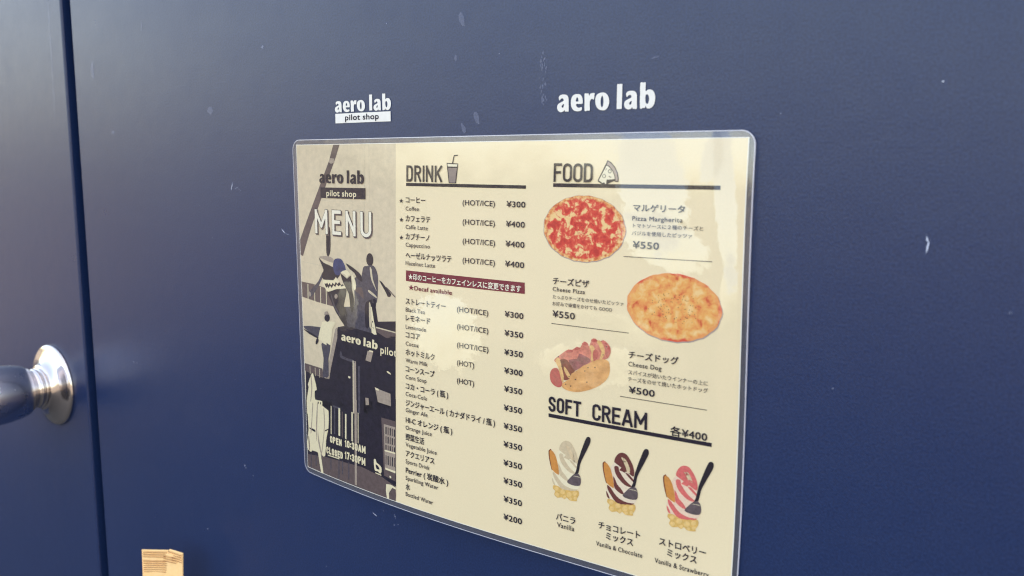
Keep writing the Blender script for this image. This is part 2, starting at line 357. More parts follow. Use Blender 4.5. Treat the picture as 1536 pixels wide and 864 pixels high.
TEXTS = [
 ('d0', 'コーヒー', 100.9, 36.3, 15.3, 3.43, 'jp', 'ink', 0.0),
 ('d0', 'Coffee', 100.9, 40.6, 10.4, 2.35, 'en', 'soft', 0.0),
 ('d0', '★', 95.8, 36.5, 3.0, 2.44, 'jp', 'ink', 0.0),
 ('d0', '(HOT/ICE)', 143.6, 36.3, 22.1, 2.89, 'la', 'ink', 0.0),
 ('d0', '¥300', 173.3, 36.3, 12.0, 2.99, 'pr', 'ink', 0.0),
 ('d1', 'カフェラテ', 100.9, 46.7, 19.1, 3.45, 'jp', 'ink', 0.0),
 ('d1', 'Caffe Latte', 100.9, 50.9, 17.3, 2.36, 'en', 'soft', 0.0),
 ('d1', '★', 95.9, 47.1, 3.0, 2.45, 'jp', 'ink', 0.0),
 ('d1', '(HOT/ICE)', 143.8, 46.5, 22.1, 2.91, 'la', 'ink', 0.0),
 ('d1', '¥400', 173.2, 46.4, 12.0, 3.0, 'pr', 'ink', 0.0),
 ('d2', 'カプチーノ', 100.9, 56.8, 18.6, 3.46, 'jp', 'ink', 0.0),
 ('d2', 'Cappuccino', 101.0, 60.9, 18.9, 2.38, 'en', 'soft', 0.0),
 ('d2', '★', 95.9, 57.2, 3.0, 2.46, 'jp', 'ink', 0.0),
 ('d2', '(HOT/ICE)', 144.0, 56.7, 22.2, 2.92, 'la', 'ink', 0.0),
 ('d2', '¥400', 173.1, 56.6, 12.1, 3.02, 'pr', 'ink', 0.0),
 ('d3', 'ヘーゼルナッツラテ', 101.0, 67.4, 35.1, 3.48, 'jp', 'ink', 0.0),
 ('d3', 'Hazelnut Latte', 101.0, 71.3, 22.9, 2.39, 'en', 'soft', 0.0),
 ('d3', '(HOT/ICE)', 144.1, 67.0, 22.2, 2.94, 'la', 'ink', 0.0),
 ('d3', '¥400', 173.0, 66.9, 12.2, 3.03, 'pr', 'ink', 0.0),
 ('d4', 'ストレートティー', 101.0, 93.6, 31.1, 3.52, 'jp', 'ink', 0.0),
 ('d4', 'Black Tea', 101.1, 97.9, 15.2, 2.42, 'en', 'soft', 0.0),
 ('d4', '(HOT/ICE)', 140.4, 93.8, 21.9, 2.92, 'la', 'ink', 0.0),
 ('d4', '¥300', 173.2, 93.1, 12.0, 3.08, 'pr', 'ink', 0.0),
 ('d5', 'レモネード', 101.1, 103.2, 19.3, 3.54, 'jp', 'ink', 0.0),
 ('d5', 'Lemonade', 101.1, 107.8, 16.1, 2.43, 'en', 'soft', 0.0),
 ('d5', '(HOT/ICE)', 140.6, 103.3, 21.9, 2.93, 'la', 'ink', 0.0),
 ('d5', '¥350', 173.2, 103.1, 12.0, 3.1, 'pr', 'ink', 0.0),
 ('d6', 'ココア', 101.1, 113.0, 11.4, 3.56, 'jp', 'ink', 0.0),
 ('d6', 'Cocoa', 101.1, 117.5, 10.3, 2.44, 'en', 'soft', 0.0),
 ('d6', '(HOT/ICE)', 140.6, 113.4, 22.0, 2.95, 'la', 'ink', 0.0),
 ('d6', '¥350', 173.2, 113.2, 11.9, 3.11, 'pr', 'ink', 0.0),
 ('d7', 'ホットミルク', 101.1, 123.1, 22.9, 3.58, 'jp', 'ink', 0.0),
 ('d7', 'Warm Milk', 101.1, 127.3, 17.5, 2.45, 'en', 'soft', 0.0),
 ('d7', '(HOT)', 140.7, 123.2, 12.1, 2.96, 'la', 'ink', 0.0),
 ('d7', '¥300', 173.3, 123.0, 11.8, 3.13, 'pr', 'ink', 0.0),
 ('d8', 'コーンスープ', 101.1, 132.8, 22.9, 3.59, 'jp', 'ink', 0.0),
 ('d8', 'Corn Soup', 101.1, 137.0, 16.7, 2.47, 'en', 'soft', 0.0),
 ('d8', '(HOT)', 140.8, 133.2, 12.1, 2.98, 'la', 'ink', 0.0),
 ('d8', '¥350', 173.3, 132.8, 11.7, 3.15, 'pr', 'ink', 0.0),
 ('d9', 'コカ・コーラ ( 瓶 )', 101.1, 142.9, 33.2, 3.61, 'jp', 'ink', 0.0),
 ('d9', 'Coca-Cola', 101.1, 147.0, 17.0, 2.48, 'en', 'soft', 0.0),
 ('d9', '¥350', 173.2, 143.0, 11.8, 3.17, 'pr', 'ink', 0.0),
 ('d10', 'ジンジャーエール ( カナダドライ / 瓶 )', 101.1, 152.8, 66.3, 3.63, 'jp', 'ink', 0.0),
 ('d10', 'Ginger Ale', 101.1, 156.5, 17.5, 2.49, 'en', 'soft', 0.0),
 ('d10', '¥350', 173.2, 152.9, 11.9, 3.19, 'pr', 'ink', 0.0),
 ('d11', 'HI-C オレンジ ( 瓶 )', 101.1, 162.9, 36.3, 3.65, 'jp', 'ink', 0.0),
 ('d11', 'Orange Juice', 101.0, 167.0, 21.0, 2.51, 'en', 'soft', 0.0),
 ('d11', '¥350', 173.2, 162.8, 12.0, 3.21, 'pr', 'ink', 0.0),
 ('d12', '野菜生活', 101.0, 173.1, 14.9, 3.67, 'jp', 'ink', 0.0),
 ('d12', 'Vegetable Juice', 101.0, 177.1, 24.8, 2.52, 'en', 'soft', 0.0),
 ('d12', '¥350', 173.2, 173.0, 12.0, 3.23, 'pr', 'ink', 0.0),
 ('d13', 'アクエリアス', 101.0, 183.0, 22.9, 3.69, 'jp', 'ink', 0.0),
 ('d13', 'Sports Drink', 101.0, 187.2, 19.2, 2.53, 'en', 'soft', 0.0),
 ('d13', '¥350', 173.3, 182.9, 12.0, 3.25, 'pr', 'ink', 0.0),
 ('d14', 'Perrier ( 炭酸水 )', 101.0, 193.0, 33.5, 3.71, 'jp', 'ink', 0.0),
 ('d14', 'Sparkling Water', 100.9, 197.2, 26.0, 2.55, 'en', 'soft', 0.0),
 ('d14', '¥350', 173.4, 193.0, 11.9, 3.27, 'pr', 'ink', 0.0),
 ('d15', '水', 100.9, 203.1, 3.4, 3.73, 'jp', 'ink', 0.0),
 ('d15', 'Bottled Water', 100.9, 207.0, 22.0, 2.56, 'en', 'soft', 0.0),
 ('d15', '¥200', 173.4, 203.0, 12.0, 3.29, 'pr', 'ink', 0.0),
 ('ban', '★印のコーヒーをカフェインレスに変更できます', 103.4, 79.3, 80.1, 3.26, 'jb', 'white', 0.0),
 ('ban', '★Decaf available', 103.4, 85.1, 33.2, 2.51, 'eb', 'maroon', 0.0),
 ('f0', 'マルゲリータ', 246.5, 36.0, 25.8, 3.16, 'jp', 'ink', 0.0),
 ('f0', 'Pizza Margherita', 246.2, 40.3, 25.1, 2.09, 'en', 'ink', 0.0),
 ('f0', 'トマトソースに２種のチーズと', 246.7, 43.6, 34.5, 1.85, 'js', 'soft', 0.0),
 ('f0', 'バジルを使用したピッツァ', 246.2, 47.1, 29.9, 1.86, 'js', 'soft', 0.0),
 ('f0', '¥550', 246.8, 53.1, 13.4, 3.26, 'pr', 'ink', 0.0),
 ('f1', 'チーズピザ', 202.9, 73.6, 20.9, 3.43, 'jp', 'ink', 0.0),
 ('f1', 'Cheese Pizza', 202.9, 77.0, 18.7, 2.17, 'en', 'ink', 0.0),
 ('f1', 'たっぷりチーズをのせ焼いたピッツァ', 203.0, 80.8, 39.7, 1.94, 'js', 'soft', 0.0),
 ('f1', 'お好みで蜂蜜をかけても GOOD', 202.9, 84.2, 33.8, 1.94, 'js', 'soft', 0.0),
 ('f1', '¥550', 203.0, 90.0, 13.1, 3.3, 'pr', 'ink', 0.0),
 ('f2', 'チーズドッグ', 245.8, 105.4, 25.4, 3.41, 'jp', 'ink', 0.0),
 ('f2', 'Cheese Dog', 245.8, 109.3, 17.0, 2.26, 'en', 'ink', 0.0),
 ('f2', 'スパイスが効いたウインナーの上に', 245.9, 113.3, 39.5, 2.1, 'js', 'soft', 0.0),
 ('f2', 'チーズをのせて焼いたホットドッグ', 245.7, 116.6, 39.8, 2.11, 'js', 'soft', 0.0),
 ('f2', '¥500', 246.3, 122.3, 13.4, 3.26, 'pr', 'ink', 0.0),
 ('s', '各¥400', 267.8, 139.0, 18.0, 3.52, 'pr', 'ink', 0.0),
 ('s0', 'バニラ', 206.5, 195.1, 11.4, 3.75, 'jp', 'ink', 0.0),
 ('s0', 'Vanilla', 207.2, 198.8, 10.1, 2.68, 'en', 'ink', 0.0),
 ('s1', 'チョコレート', 231.1, 193.6, 22.7, 3.63, 'jp', 'ink', 0.0),
 ('s1', 'ミックス', 235.4, 198.2, 14.8, 3.61, 'jp', 'ink', 0.0),
 ('s1', 'Vanilla & Chocolate', 230.0, 202.9, 25.3, 2.43, 'en', 'ink', 0.0),
 ('s2', 'ストロベリー', 263.8, 193.9, 23.5, 3.62, 'jp', 'ink', 0.0),
 ('s2', 'ミックス', 268.1, 198.4, 14.9, 3.6, 'jp', 'ink', 0.0),
 ('s2', 'Vanilla & Strawberry', 261.9, 203.3, 27.3, 2.48, 'en', 'ink', 0.0),
 ('pl', 'aero lab', 25.1, 26.3, 41.2, 7.72, 'logo', 'ink', 0.0),
 ('pl', 'pilot shop', 31.6, 34.1, 27.6, 3.65, 'eb', 'cream', 0.0),
 ('ps', 'aero lab', 43.1, 122.1, 34.1, 5.23, 'logo', 'cream', 2.0),
 ('ps', 'pilot', 79.6, 125.1, 14.1, 4.6, 'eb', 'cream', 0.9),
]
STROKES = [
 ('hd', 'DRINK', 101.4, 24.5, 27.2, 9.0, 1.3, 'ink'),
 ('hf', 'FOOD', 202.0, 23.2, 22.4, 9.0, 1.3, 'ink'),
 ('hs', 'SOFT', 201.3, 138.7, 19.1, 7.9, 1.35, 'ink'),
 ('hs', 'CREAM', 226.7, 139.0, 29.4, 8.4, 1.35, 'ink'),
 ('menu', 'MENU', 19.8, 57.5, 52.4, 14.9, 2.1, 'white'),
 ('op', 'OPEN', 29.7, 190.0, 12.2, 4.4, 1.05, 'cream'),
 ('op', '10:30AM', 45.2, 189.5, 20.2, 4.6, 1.05, 'cream'),
 ('op', 'CLOSED', 25.5, 198.1, 17.3, 4.5, 1.05, 'cream'),
 ('op', '17:30PM', 45.0, 197.2, 20.1, 4.8, 1.05, 'cream'),
]
ART = [
 ('beam','brown',2,[(38.6,3.1),(44.4,3.1),(40.9,10.7),(22.2,42.8),(15.4,54.3),(5.8,73.0),(3.0,72.0),(2.9,62.7),(11.1,50.2),(29.2,21.5),(34.6,12.7)]),
 ('beam','lite',3,[(35.5,11.3),(39.2,11.7),(39.5,14.0),(36.2,14.8),(34.1,13.7)]),
 ('window_strip','brown',1,[(3.5,89.4),(15.0,89.8),(26.3,91.0),(31.2,91.7),(35.8,102.1),(19.5,101.0),(3.7,99.3)]),
 ('window_strip','cream',2,[(9.7,90.4),(10.4,90.3),(10.1,100.5),(9.4,100.6)]),
 ('window_strip','cream',2,[(16.7,90.8),(17.3,90.7),(17.1,101.0),(16.5,101.1)]),
 ('window_strip','cream',2,[(22.8,91.2),(23.4,91.1),(23.2,101.4),(22.6,101.5)]),
 ('window_strip','cream',2,[(28.5,91.5),(29.1,91.5),(29.0,101.8),(28.4,101.9)]),
 ('plane','pale',2,[(47.9,74.7),(56.0,76.0),(63.2,80.9),(65.3,88.5),(66.3,98.8),(58.4,101.2),(48.1,93.2),(43.1,80.7),(48.4,78.4)]),
 ('plane','grey',3,[(56.4,82.6),(62.6,82.1),(65.3,88.5),(67.4,98.7),(72.9,110.2),(46.1,113.5),(48.5,103.8),(52.5,102.9),(54.9,103.1),(56.2,95.4)]),
 ('plane','dark',4,[(22.3,72.6),(26.9,75.5),(36.0,77.5),(37.1,80.5),(43.1,80.7),(40.6,84.0),(36.3,85.7),(26.3,86.0),(24.9,83.0),(26.7,80.2),(23.9,75.7)]),
 ('plane','lite',5,[(22.4,72.4),(25.2,71.6),(29.5,71.2),(33.8,71.4),(37.0,72.9),(36.2,74.8),(31.9,74.4),(27.0,73.4)]),
 ('plane','navy',5,[(37.3,73.2),(39.4,72.1),(42.7,71.8),(45.6,73.0),(48.6,78.4),(43.4,80.7),(41.8,82.0),(38.3,81.9),(36.1,77.5)]),
 ('plane','cream',5,[(25.9,86.3),(36.3,85.7),(38.8,83.5),(42.9,86.8),(47.9,87.9),(47.9,89.6),(38.6,91.0),(30.6,93.4),(27.0,90.0)]),
 ('plane','dark',6,[(27.4,88.4),(29.1,88.8),(30.2,87.7),(31.3,89.0),(32.6,87.6),(34.0,89.0),(35.6,87.2),(37.2,88.4),(38.7,86.4),(40.1,87.7),(42.1,86.3),(43.7,87.8),(44.9,87.3),(46.8,88.0),(45.2,88.1),(44.4,89.0),(42.9,87.9),(41.3,89.0),(39.3,87.9),(38.0,89.7),(36.2,88.8),(34.5,90.7),(33.0,89.4),(31.3,91.1),(30.3,90.1),(29.0,91.0)]),
 ('plane','dark',4,[(30.2,93.2),(38.6,91.0),(47.9,89.3),(48.5,93.1),(46.1,100.2),(47.5,106.9),(49.3,111.3),(47.8,113.3),(46.2,112.8),(38.1,105.3),(33.2,98.5)]),
 ('plane','lite',6,[(38.7,93.9),(39.9,94.4),(40.1,95.6),(39.1,96.8),(37.7,96.8),(37.0,95.7),(37.5,94.5)]),
 ('plane','grey',6,[(33.3,94.6),(34.3,94.9),(36.8,100.4),(42.3,106.8),(41.5,107.2),(35.8,101.3)]),
 ('plane','dark',6,[(43.1,80.7),(49.5,83.6),(53.0,81.4),(54.0,89.6),(55.8,95.4),(54.9,102.7),(53.2,103.4),(52.1,100.3),(51.0,92.9),(47.0,88.0)]),
 ('plane','cream',7,[(43.4,80.3),(48.4,78.4),(51.6,79.7),(53.0,81.4),(51.2,81.4),(49.5,83.2),(47.8,81.1)]),
 ('plane','cream',7,[(53.9,80.6),(56.4,82.6),(58.0,87.0),(56.8,90.1),(55.2,88.0),(54.5,85.0)]),
 ('plane','dark',6,[(48.5,74.3),(53.1,75.6),(58.8,78.0),(62.8,80.6),(63.8,84.2),(61.5,83.7),(58.7,82.4),(56.5,79.6),(51.9,77.4)]),
 ('plane','brown',6,[(56.3,89.4),(63.1,87.6),(64.7,94.5),(60.8,91.9)]),
 ('propeller','dark',3,[(30.5,53.5),(33.8,53.3),(34.3,60.1),(33.9,67.7),(32.2,71.1),(30.8,71.0),(29.9,68.8),(30.0,60.4)]),
 ('propeller','grey',4,[(25.4,81.8),(27.2,82.2),(20.6,91.6),(13.2,98.4),(10.9,97.8),(13.5,93.4),(20.8,88.0)]),
 ('propeller','lite',5,[(10.8,95.3),(12.7,95.5),(12.9,97.6),(11.3,98.3)]),
 ('person','dark',5,[(67.8,68.5),(69.5,66.9),(71.6,66.9),(73.3,68.8),(73.4,72.1),(71.6,74.2),(69.1,73.9),(67.4,71.8)]),
 ('person','grey',5,[(64.4,75.7),(67.7,74.5),(72.1,73.6),(75.1,74.9),(77.5,79.4),(77.4,87.4),(76.5,95.2),(73.6,96.0),(71.9,91.6),(66.4,96.2),(65.1,88.5),(62.7,84.3)]),
 ('person','dark',5,[(66.6,96.2),(73.0,93.7),(75.9,94.5),(74.9,102.3),(75.3,109.9),(71.8,110.4),(71.0,101.3),(69.5,110.6),(66.2,111.0),(65.7,101.8)]),
 ('person','pale',6,[(70.5,74.8),(72.1,76.2),(73.1,81.9),(76.3,88.2),(75.5,87.6),(72.0,82.8),(70.8,78.5)]),
 ('person','pale',6,[(69.2,88.5),(73.1,90.0),(76.3,91.9),(76.3,92.8),(72.0,91.2),(68.9,89.7)]),
 ('person','pale',6,[(69.5,96.6),(71.0,97.6),(71.3,110.1),(69.8,110.3)]),
 ('strut','dark',4,[(78.5,82.1),(80.7,82.7),(84.9,86.0),(88.9,89.2),(88.0,90.9),(85.9,91.1),(84.4,88.9),(83.3,85.8)]),
 ('strut','brown',4,[(84.9,85.3),(92.5,90.4),(92.2,91.0),(84.4,85.9)]),
 ('aircraft_body','dark',3,[(35.8,102.2),(47.3,101.0),(49.0,105.4),(55.9,109.1),(69.5,109.7),(72.4,102.7),(77.3,106.6),(92.5,104.7),(92.4,126.6),(92.3,159.2),(2.7,176.7),(4.4,147.9),(22.6,149.1),(29.8,148.9),(39.7,114.5),(46.4,112.9)]),
 ('aircraft_body','grey',4,[(47.3,101.0),(69.7,98.6),(72.3,114.2),(62.7,113.6),(47.6,112.4),(49.0,105.4)]),
 ('aircraft_body','cream',5,[(70.2,98.5),(71.9,98.4),(73.5,105.6),(76.1,114.5),(73.9,114.8),(71.7,113.9)]),
 ('aircraft_body','dark',4,[(72.4,98.3),(75.4,98.0),(77.3,106.6),(78.3,112.4),(75.1,111.3),(73.5,104.8)]),
 ('strut','brown',5,[(75.3,110.2),(92.5,111.2),(92.5,113.5),(86.4,113.4),(85.3,115.5),(83.2,115.1),(83.2,113.4),(75.7,112.7)]),
 ('strut','pale',6,[(75.3,109.8),(92.5,110.9),(92.5,111.6),(75.7,110.6)]),
 ('ladder','lite',5,[(39.3,114.6),(39.1,121.2),(29.4,148.9),(26.6,148.8),(33.8,125.8),(37.2,116.0)]),
 ('left_wing','grey',3,[(3.4,118.3),(21.4,116.8),(23.7,118.5),(23.8,122.1),(19.1,124.3),(9.4,121.2)]),
 ('left_wing','dark',4,[(3.3,119.9),(19.2,123.5),(19.1,124.5),(9.3,122.6)]),
 ('window_strip#2','brown',4,[(3.6,142.7),(22.9,143.3),(24.0,149.1),(3.7,147.8)]),
 ('window_strip#2','pale',5,[(9.2,144.0),(9.7,143.9),(9.7,149.1),(9.2,149.1)]),
 ('window_strip#2','pale',5,[(14.9,144.1),(15.4,144.0),(15.4,149.4),(14.9,149.5)]),
 ('window_strip#2','pale',5,[(19.5,144.2),(20.1,144.1),(20.1,149.7),(19.6,149.8)]),
 ('worker','cream',6,[(24.8,112.9),(31.8,111.9),(37.9,112.1),(34.1,116.4),(32.2,126.8),(23.6,126.6),(22.6,124.4),(19.5,125.4),(20.6,120.5),(23.4,114.6)]),
 ('worker','grey',6,[(23.6,126.5),(31.9,127.0),(29.6,135.9),(29.5,147.0),(25.5,148.6),(23.1,148.1),(24.5,136.7),(22.9,129.7)]),
 ('worker','dark',7,[(26.6,109.5),(28.8,107.7),(31.4,108.0),(31.8,110.5),(29.9,112.4),(27.0,111.7)]),
 ('worker','lite',7,[(26.7,106.8),(29.5,105.7),(30.9,107.1),(31.4,108.2),(27.1,109.1)]),
 ('worker','dark',7,[(17.8,124.5),(19.8,124.8),(19.0,127.1),(17.0,128.6),(16.5,127.0)]),
 ('speaker','lite',6,[(68.0,125.3),(73.0,125.3),(70.7,131.9),(65.9,131.4)]),  # beige loudspeaker in the printed scene
 ('speaker','cream',7,[(69.6,124.7),(73.0,124.8),(72.7,125.7),(69.2,125.5)]),
 ('pipe','grey',5,[(41.7,129.4),(42.9,129.6),(43.5,131.8),(48.3,132.7),(54.3,132.9),(56.0,134.2),(54.8,134.8),(48.3,134.2),(42.2,133.6),(41.1,131.8)]),
 ('post','lite',5,[(53.7,133.4),(56.9,133.5),(56.9,157.9),(57.2,165.9),(53.4,166.6),(53.4,153.9)]),
 ('post','pale',6,[(53.7,133.4),(54.8,133.4),(54.6,166.1),(53.7,166.3)]),
 ('post','grey',5,[(58.7,136.1),(60.6,135.8),(60.3,165.3),(58.4,165.7)]),
 ('screen','lite',5,[(74.5,146.8),(78.1,147.2),(88.0,148.2),(88.4,155.6),(76.9,155.1)]),
 ('screen','cream',6,[(74.2,146.6),(77.6,147.0),(77.8,148.1),(75.0,148.0)]),
 ('lantern','lite',6,[(65.4,154.5),(68.4,154.2),(68.8,158.4),(65.8,159.0)]),
 ('lantern#2','cream',6,[(49.3,143.7),(51.5,143.9),(51.2,145.0),(49.5,145.0)]),
 ('lantern#3','cream',6,[(85.7,134.9),(87.9,135.7),(88.7,136.7),(86.4,136.3),(84.7,135.5)]),
 ('umbrella','cream',7,[(11.3,148.4),(13.5,149.7),(16.4,158.1),(14.1,159.3),(14.5,165.8),(22.0,165.2),(21.9,167.7),(28.4,171.6),(4.6,176.3),(7.3,158.1),(6.5,156.6)]),
 ('umbrella','cream',7,[(5.7,167.2),(16.6,165.1),(22.0,164.9),(21.9,167.7),(27.8,169.4),(28.6,171.7),(28.0,181.1),(25.3,189.4),(23.8,200.5),(19.9,200.6),(17.2,197.8),(13.6,199.9),(9.3,200.1),(7.8,201.5),(4.1,200.5),(3.2,196.0),(5.7,186.3)]),
 ('umbrella','lite',8,[(10.9,168.6),(11.8,168.5),(10.4,178.6),(8.8,188.1),(7.9,188.3),(9.6,178.8)]),
 ('umbrella','lite',8,[(23.1,169.5),(23.9,169.5),(24.3,179.8),(22.3,190.9),(20.6,198.6),(19.8,198.8),(21.8,190.2),(23.5,180.0)]),
 ('umbrella','brown',8,[(5.1,192.2),(6.0,192.0),(6.5,199.9),(5.6,200.4)]),
 ('umbrella','dark',8,[(17.2,165.9),(18.2,165.9),(17.8,167.3),(17.0,167.3)]),
 ('umbrella','dark',8,[(19.9,165.7),(20.7,165.8),(20.4,167.1),(19.6,167.1)]),
 ('umbrella','lite',8,[(9.9,150.3),(10.8,150.1),(11.4,158.2),(9.6,166.7),(8.8,166.9),(10.3,158.4)]),
 ('umbrella','lite',8,[(16.2,168.4),(17.0,168.3),(15.9,180.0),(14.8,191.7),(14.3,191.9),(14.5,180.2)]),
 ('umbrella','dark',8,[(6.9,185.2),(12.9,185.4),(13.4,186.9),(10.0,186.6),(6.6,185.9)]),
 ('umbrella','dark',8,[(24.8,183.0),(28.3,181.6),(28.0,182.3),(24.2,184.1)]),
 ('umbrella','cream',8,[(14.3,184.4),(16.2,189.8),(21.5,212.5),(18.9,213.3),(15.7,199.8),(13.9,192.8)]),
 ('umbrella','lite',9,[(16.4,184.8),(17.1,189.6),(20.5,201.1),(19.7,201.5),(16.2,192.2)]),
 ('aircraft_body#2','dark',3,[(2.6,166.9),(93.1,150.4),(92.8,203.5),(79.8,202.1),(61.4,200.2),(21.8,203.3),(1.0,205.0)]),
 ('lower_floor','brown',4,[(1.1,204.1),(24.6,201.0),(61.5,198.7),(79.8,200.5),(92.1,203.7),(92.0,215.9),(56.4,212.9),(20.1,213.0),(4.2,214.0),(0.8,211.8)]),
 ('glass_door','pale',6,[(30.9,166.0),(31.9,166.1),(31.3,184.5),(30.3,184.2)]),
 ('glass_door','grey',6,[(34.3,165.6),(35.7,165.6),(35.2,183.7),(33.8,183.5)]),
 ('glass_door','cream',6,[(39.0,165.8),(40.7,165.8),(40.3,183.8),(38.5,183.7)]),
 ('glass_door','brown',6,[(42.3,167.4),(43.3,167.5),(42.9,184.4),(41.9,184.1)]),
 ('glass_door','cream',6,[(45.6,168.3),(47.0,168.4),(46.6,184.4),(45.2,184.2)]),
 ('glass_door','pale',6,[(51.8,165.9),(53.5,165.9),(53.2,184.5),(51.5,184.4)]),
 ('glass_door','pale',6,[(58.0,165.1),(58.9,165.3),(58.6,184.5),(57.7,184.3)]),
 ('glass_door','grey',6,[(33.1,165.2),(40.8,165.3),(40.7,166.5),(33.1,166.4)]),
 ('railing','grey',6,[(7.2,202.7),(8.3,202.6),(7.9,212.0),(6.7,212.0)]),
 ('railing','grey',6,[(12.9,202.1),(14.1,202.0),(13.7,209.7),(12.6,209.7)]),
 ('railing','grey',6,[(29.5,200.7),(30.6,200.6),(30.3,208.0),(29.3,208.1)]),
 ('railing','grey',6,[(38.1,199.4),(39.1,199.3),(38.8,212.4),(37.7,212.5)]),
 ('railing','grey',6,[(41.9,199.3),(42.9,199.2),(42.7,208.2),(41.7,208.2)]),
 ('railing','grey',6,[(48.2,198.6),(49.2,198.6),(49.0,209.9),(48.0,209.9)]),
 ('glass_door','lite',6,[(55.0,157.9),(57.2,157.6),(56.5,211.7),(54.5,211.7)]),
 ('railing','cream',7,[(26.7,198.9),(39.0,198.4),(39.0,199.1),(26.7,199.5)]),
 ('vending_machine','brown',5,[(79.9,164.0),(92.3,164.0),(92.1,200.6),(82.0,199.2)]),
 ('vending_machine','lite',6,[(82.1,167.5),(92.3,167.6),(92.1,195.5),(83.0,194.6)]),
 ('vending_machine','dark',7,[(83.6,168.9),(84.6,168.9),(84.6,173.4),(83.6,173.4)]),
 ('vending_machine','brown',7,[(85.5,168.9),(86.4,168.9),(86.4,173.4),(85.4,173.5)]),
 ('vending_machine','dark',7,[(87.3,169.0),(88.3,168.9),(88.2,173.4),(87.3,173.5)]),
 ('vending_machine','brown',7,[(89.1,169.0),(90.1,168.9),(90.0,173.4),(89.1,173.5)]),
 ('vending_machine','dark',7,[(90.9,169.0),(91.9,169.0),(91.9,173.4),(90.9,173.5)]),
 ('vending_machine','brown',7,[(83.6,174.6),(84.5,174.5),(84.5,178.7),(83.5,178.7)]),
 ('vending_machine','dark',7,[(85.4,174.6),(86.4,174.5),(86.4,178.7),(85.4,178.7)]),
 ('vending_machine','brown',7,[(87.3,174.6),(88.2,174.5),(88.2,178.7),(87.2,178.7)]),
 ('vending_machine','dark',7,[(89.1,174.6),(90.0,174.5),(90.0,178.7),(89.1,178.7)]),
 ('vending_machine','brown',7,[(90.9,174.6),(91.8,174.6),(91.8,178.7),(90.9,178.7)]),
 ('vending_machine','dark',7,[(83.5,179.9),(84.5,179.8),(84.5,182.8),(83.5,182.9)]),
 ('vending_machine','brown',7,[(85.4,179.9),(86.4,179.8),(86.3,182.8),(85.4,182.9)]),
 ('vending_machine','dark',7,[(87.2,179.9),(88.2,179.8),(88.2,182.8),(87.2,182.9)]),
 ('vending_machine','brown',7,[(89.0,179.9),(90.0,179.8),(90.0,182.8),(89.0,182.9)]),
 ('vending_machine','dark',7,[(90.9,179.9),(91.8,179.8),(91.8,182.8),(90.8,182.9)]),
 ('vending_machine','brown',7,[(83.5,186.3),(84.5,186.3),(84.4,192.0),(83.4,192.0)]),
 ('vending_machine','dark',7,[(85.3,186.3),(86.3,186.2),(86.3,191.9),(85.3,192.0)]),
 ('vending_machine','brown',7,[(87.2,186.3),(88.1,186.2),(88.1,191.9),(87.1,192.0)]),
 ('vending_machine','dark',7,[(89.0,186.3),(90.0,186.2),(89.9,191.9),(89.0,191.9)]),
 ('vending_machine','brown',7,[(90.8,186.3),(91.8,186.2),(91.7,191.8),(90.8,191.9)]),
 ('vending_machine','cream',7,[(83.2,194.0),(92.2,194.2),(92.1,195.5),(83.2,195.1)]),
 ('vending_machine','cream',8,[(82.7,183.1),(92.2,182.9),(92.2,183.8),(82.8,184.0)]),
 ('signboard','cream',6,[(72.9,191.4),(74.5,190.8),(75.4,192.7),(77.7,193.4),(79.7,194.8),(79.8,197.5),(78.5,198.9),(76.5,197.9),(74.0,198.1),(73.1,195.9)]),
 ('signboard','dark',7,[(74.5,194.1),(76.5,194.4),(78.1,196.3),(75.4,196.6)]),
 ('signboard','cream',6,[(74.4,199.1),(79.3,199.3),(79.3,199.9),(74.4,199.6)]),
 ('signboard','cream',7,[(86.9,198.2),(88.2,198.2),(88.4,199.3),(87.3,199.4)]),
 ('signboard','cream',7,[(84.0,204.0),(92.1,204.1),(92.1,205.4),(86.6,205.3),(86.5,213.5),(84.6,213.2)]),
 ('signboard','brown',6,[(86.6,205.3),(92.1,205.4),(92.0,213.7),(86.5,213.5)]),
 ('hotdog_bun','bun',2,[(208.8,124.6),(209.4,122.9),(213.2,120.4),(214.5,117.4),(217.6,115.4),(221.1,112.6),(224.5,110.8),(227.1,109.1),(230.5,108.1),(233.0,107.8),(234.7,108.3),(235.6,109.5),(235.9,112.9),(234.9,116.5),(232.4,119.5),(228.2,122.5),(223.0,124.8),(217.8,126.3),(213.3,126.4),(210.6,125.9)]),
 ('hotdog_sausage','saus',3,[(201.8,120.8),(202.0,118.4),(203.4,116.4),(205.9,115.7),(207.5,117.6),(208.7,121.0),(209.2,123.3),(208.3,125.0),(206.5,125.5),(204.2,124.8),(202.4,123.1)]),
 ('hotdog_sausage','saus2',3,[(205.8,111.1),(208.5,109.6),(212.1,108.7),(216.7,115.2),(214.5,117.4),(213.2,120.4),(210.5,121.3),(208.9,119.8),(206.8,115.3)]),
 ('hotdog_sausage','meat',4,[(204.2,111.9),(206.3,109.9),(209.9,107.1),(212.5,105.4),(214.8,105.3),(217.4,103.4),(219.2,103.8),(221.3,100.4),(223.5,101.1),(224.4,102.6),(225.6,98.8),(227.8,98.2),(229.9,99.6),(232.0,98.4),(234.6,99.8),(236.1,101.9),(236.1,104.5),(234.7,107.0),(233.0,107.8),(230.5,108.1),(227.1,109.1),(224.5,110.8),(221.1,112.6),(216.7,115.6),(214.5,113.5),(211.7,110.8),(208.6,110.8),(205.9,113.1)]),
 ('hotdog_sausage','glaze',5,[(212.6,110.6),(217.5,109.6),(218.8,106.7),(221.9,107.5),(224.5,108.3),(224.9,110.2),(221.1,112.4),(216.7,115.6),(214.5,113.5)]),
 ('hotdog_mustard','must',6,[(204.9,112.0),(207.2,110.2),(208.6,114.3),(210.1,119.6),(209.4,122.9),(208.2,119.9),(206.8,115.3)]),
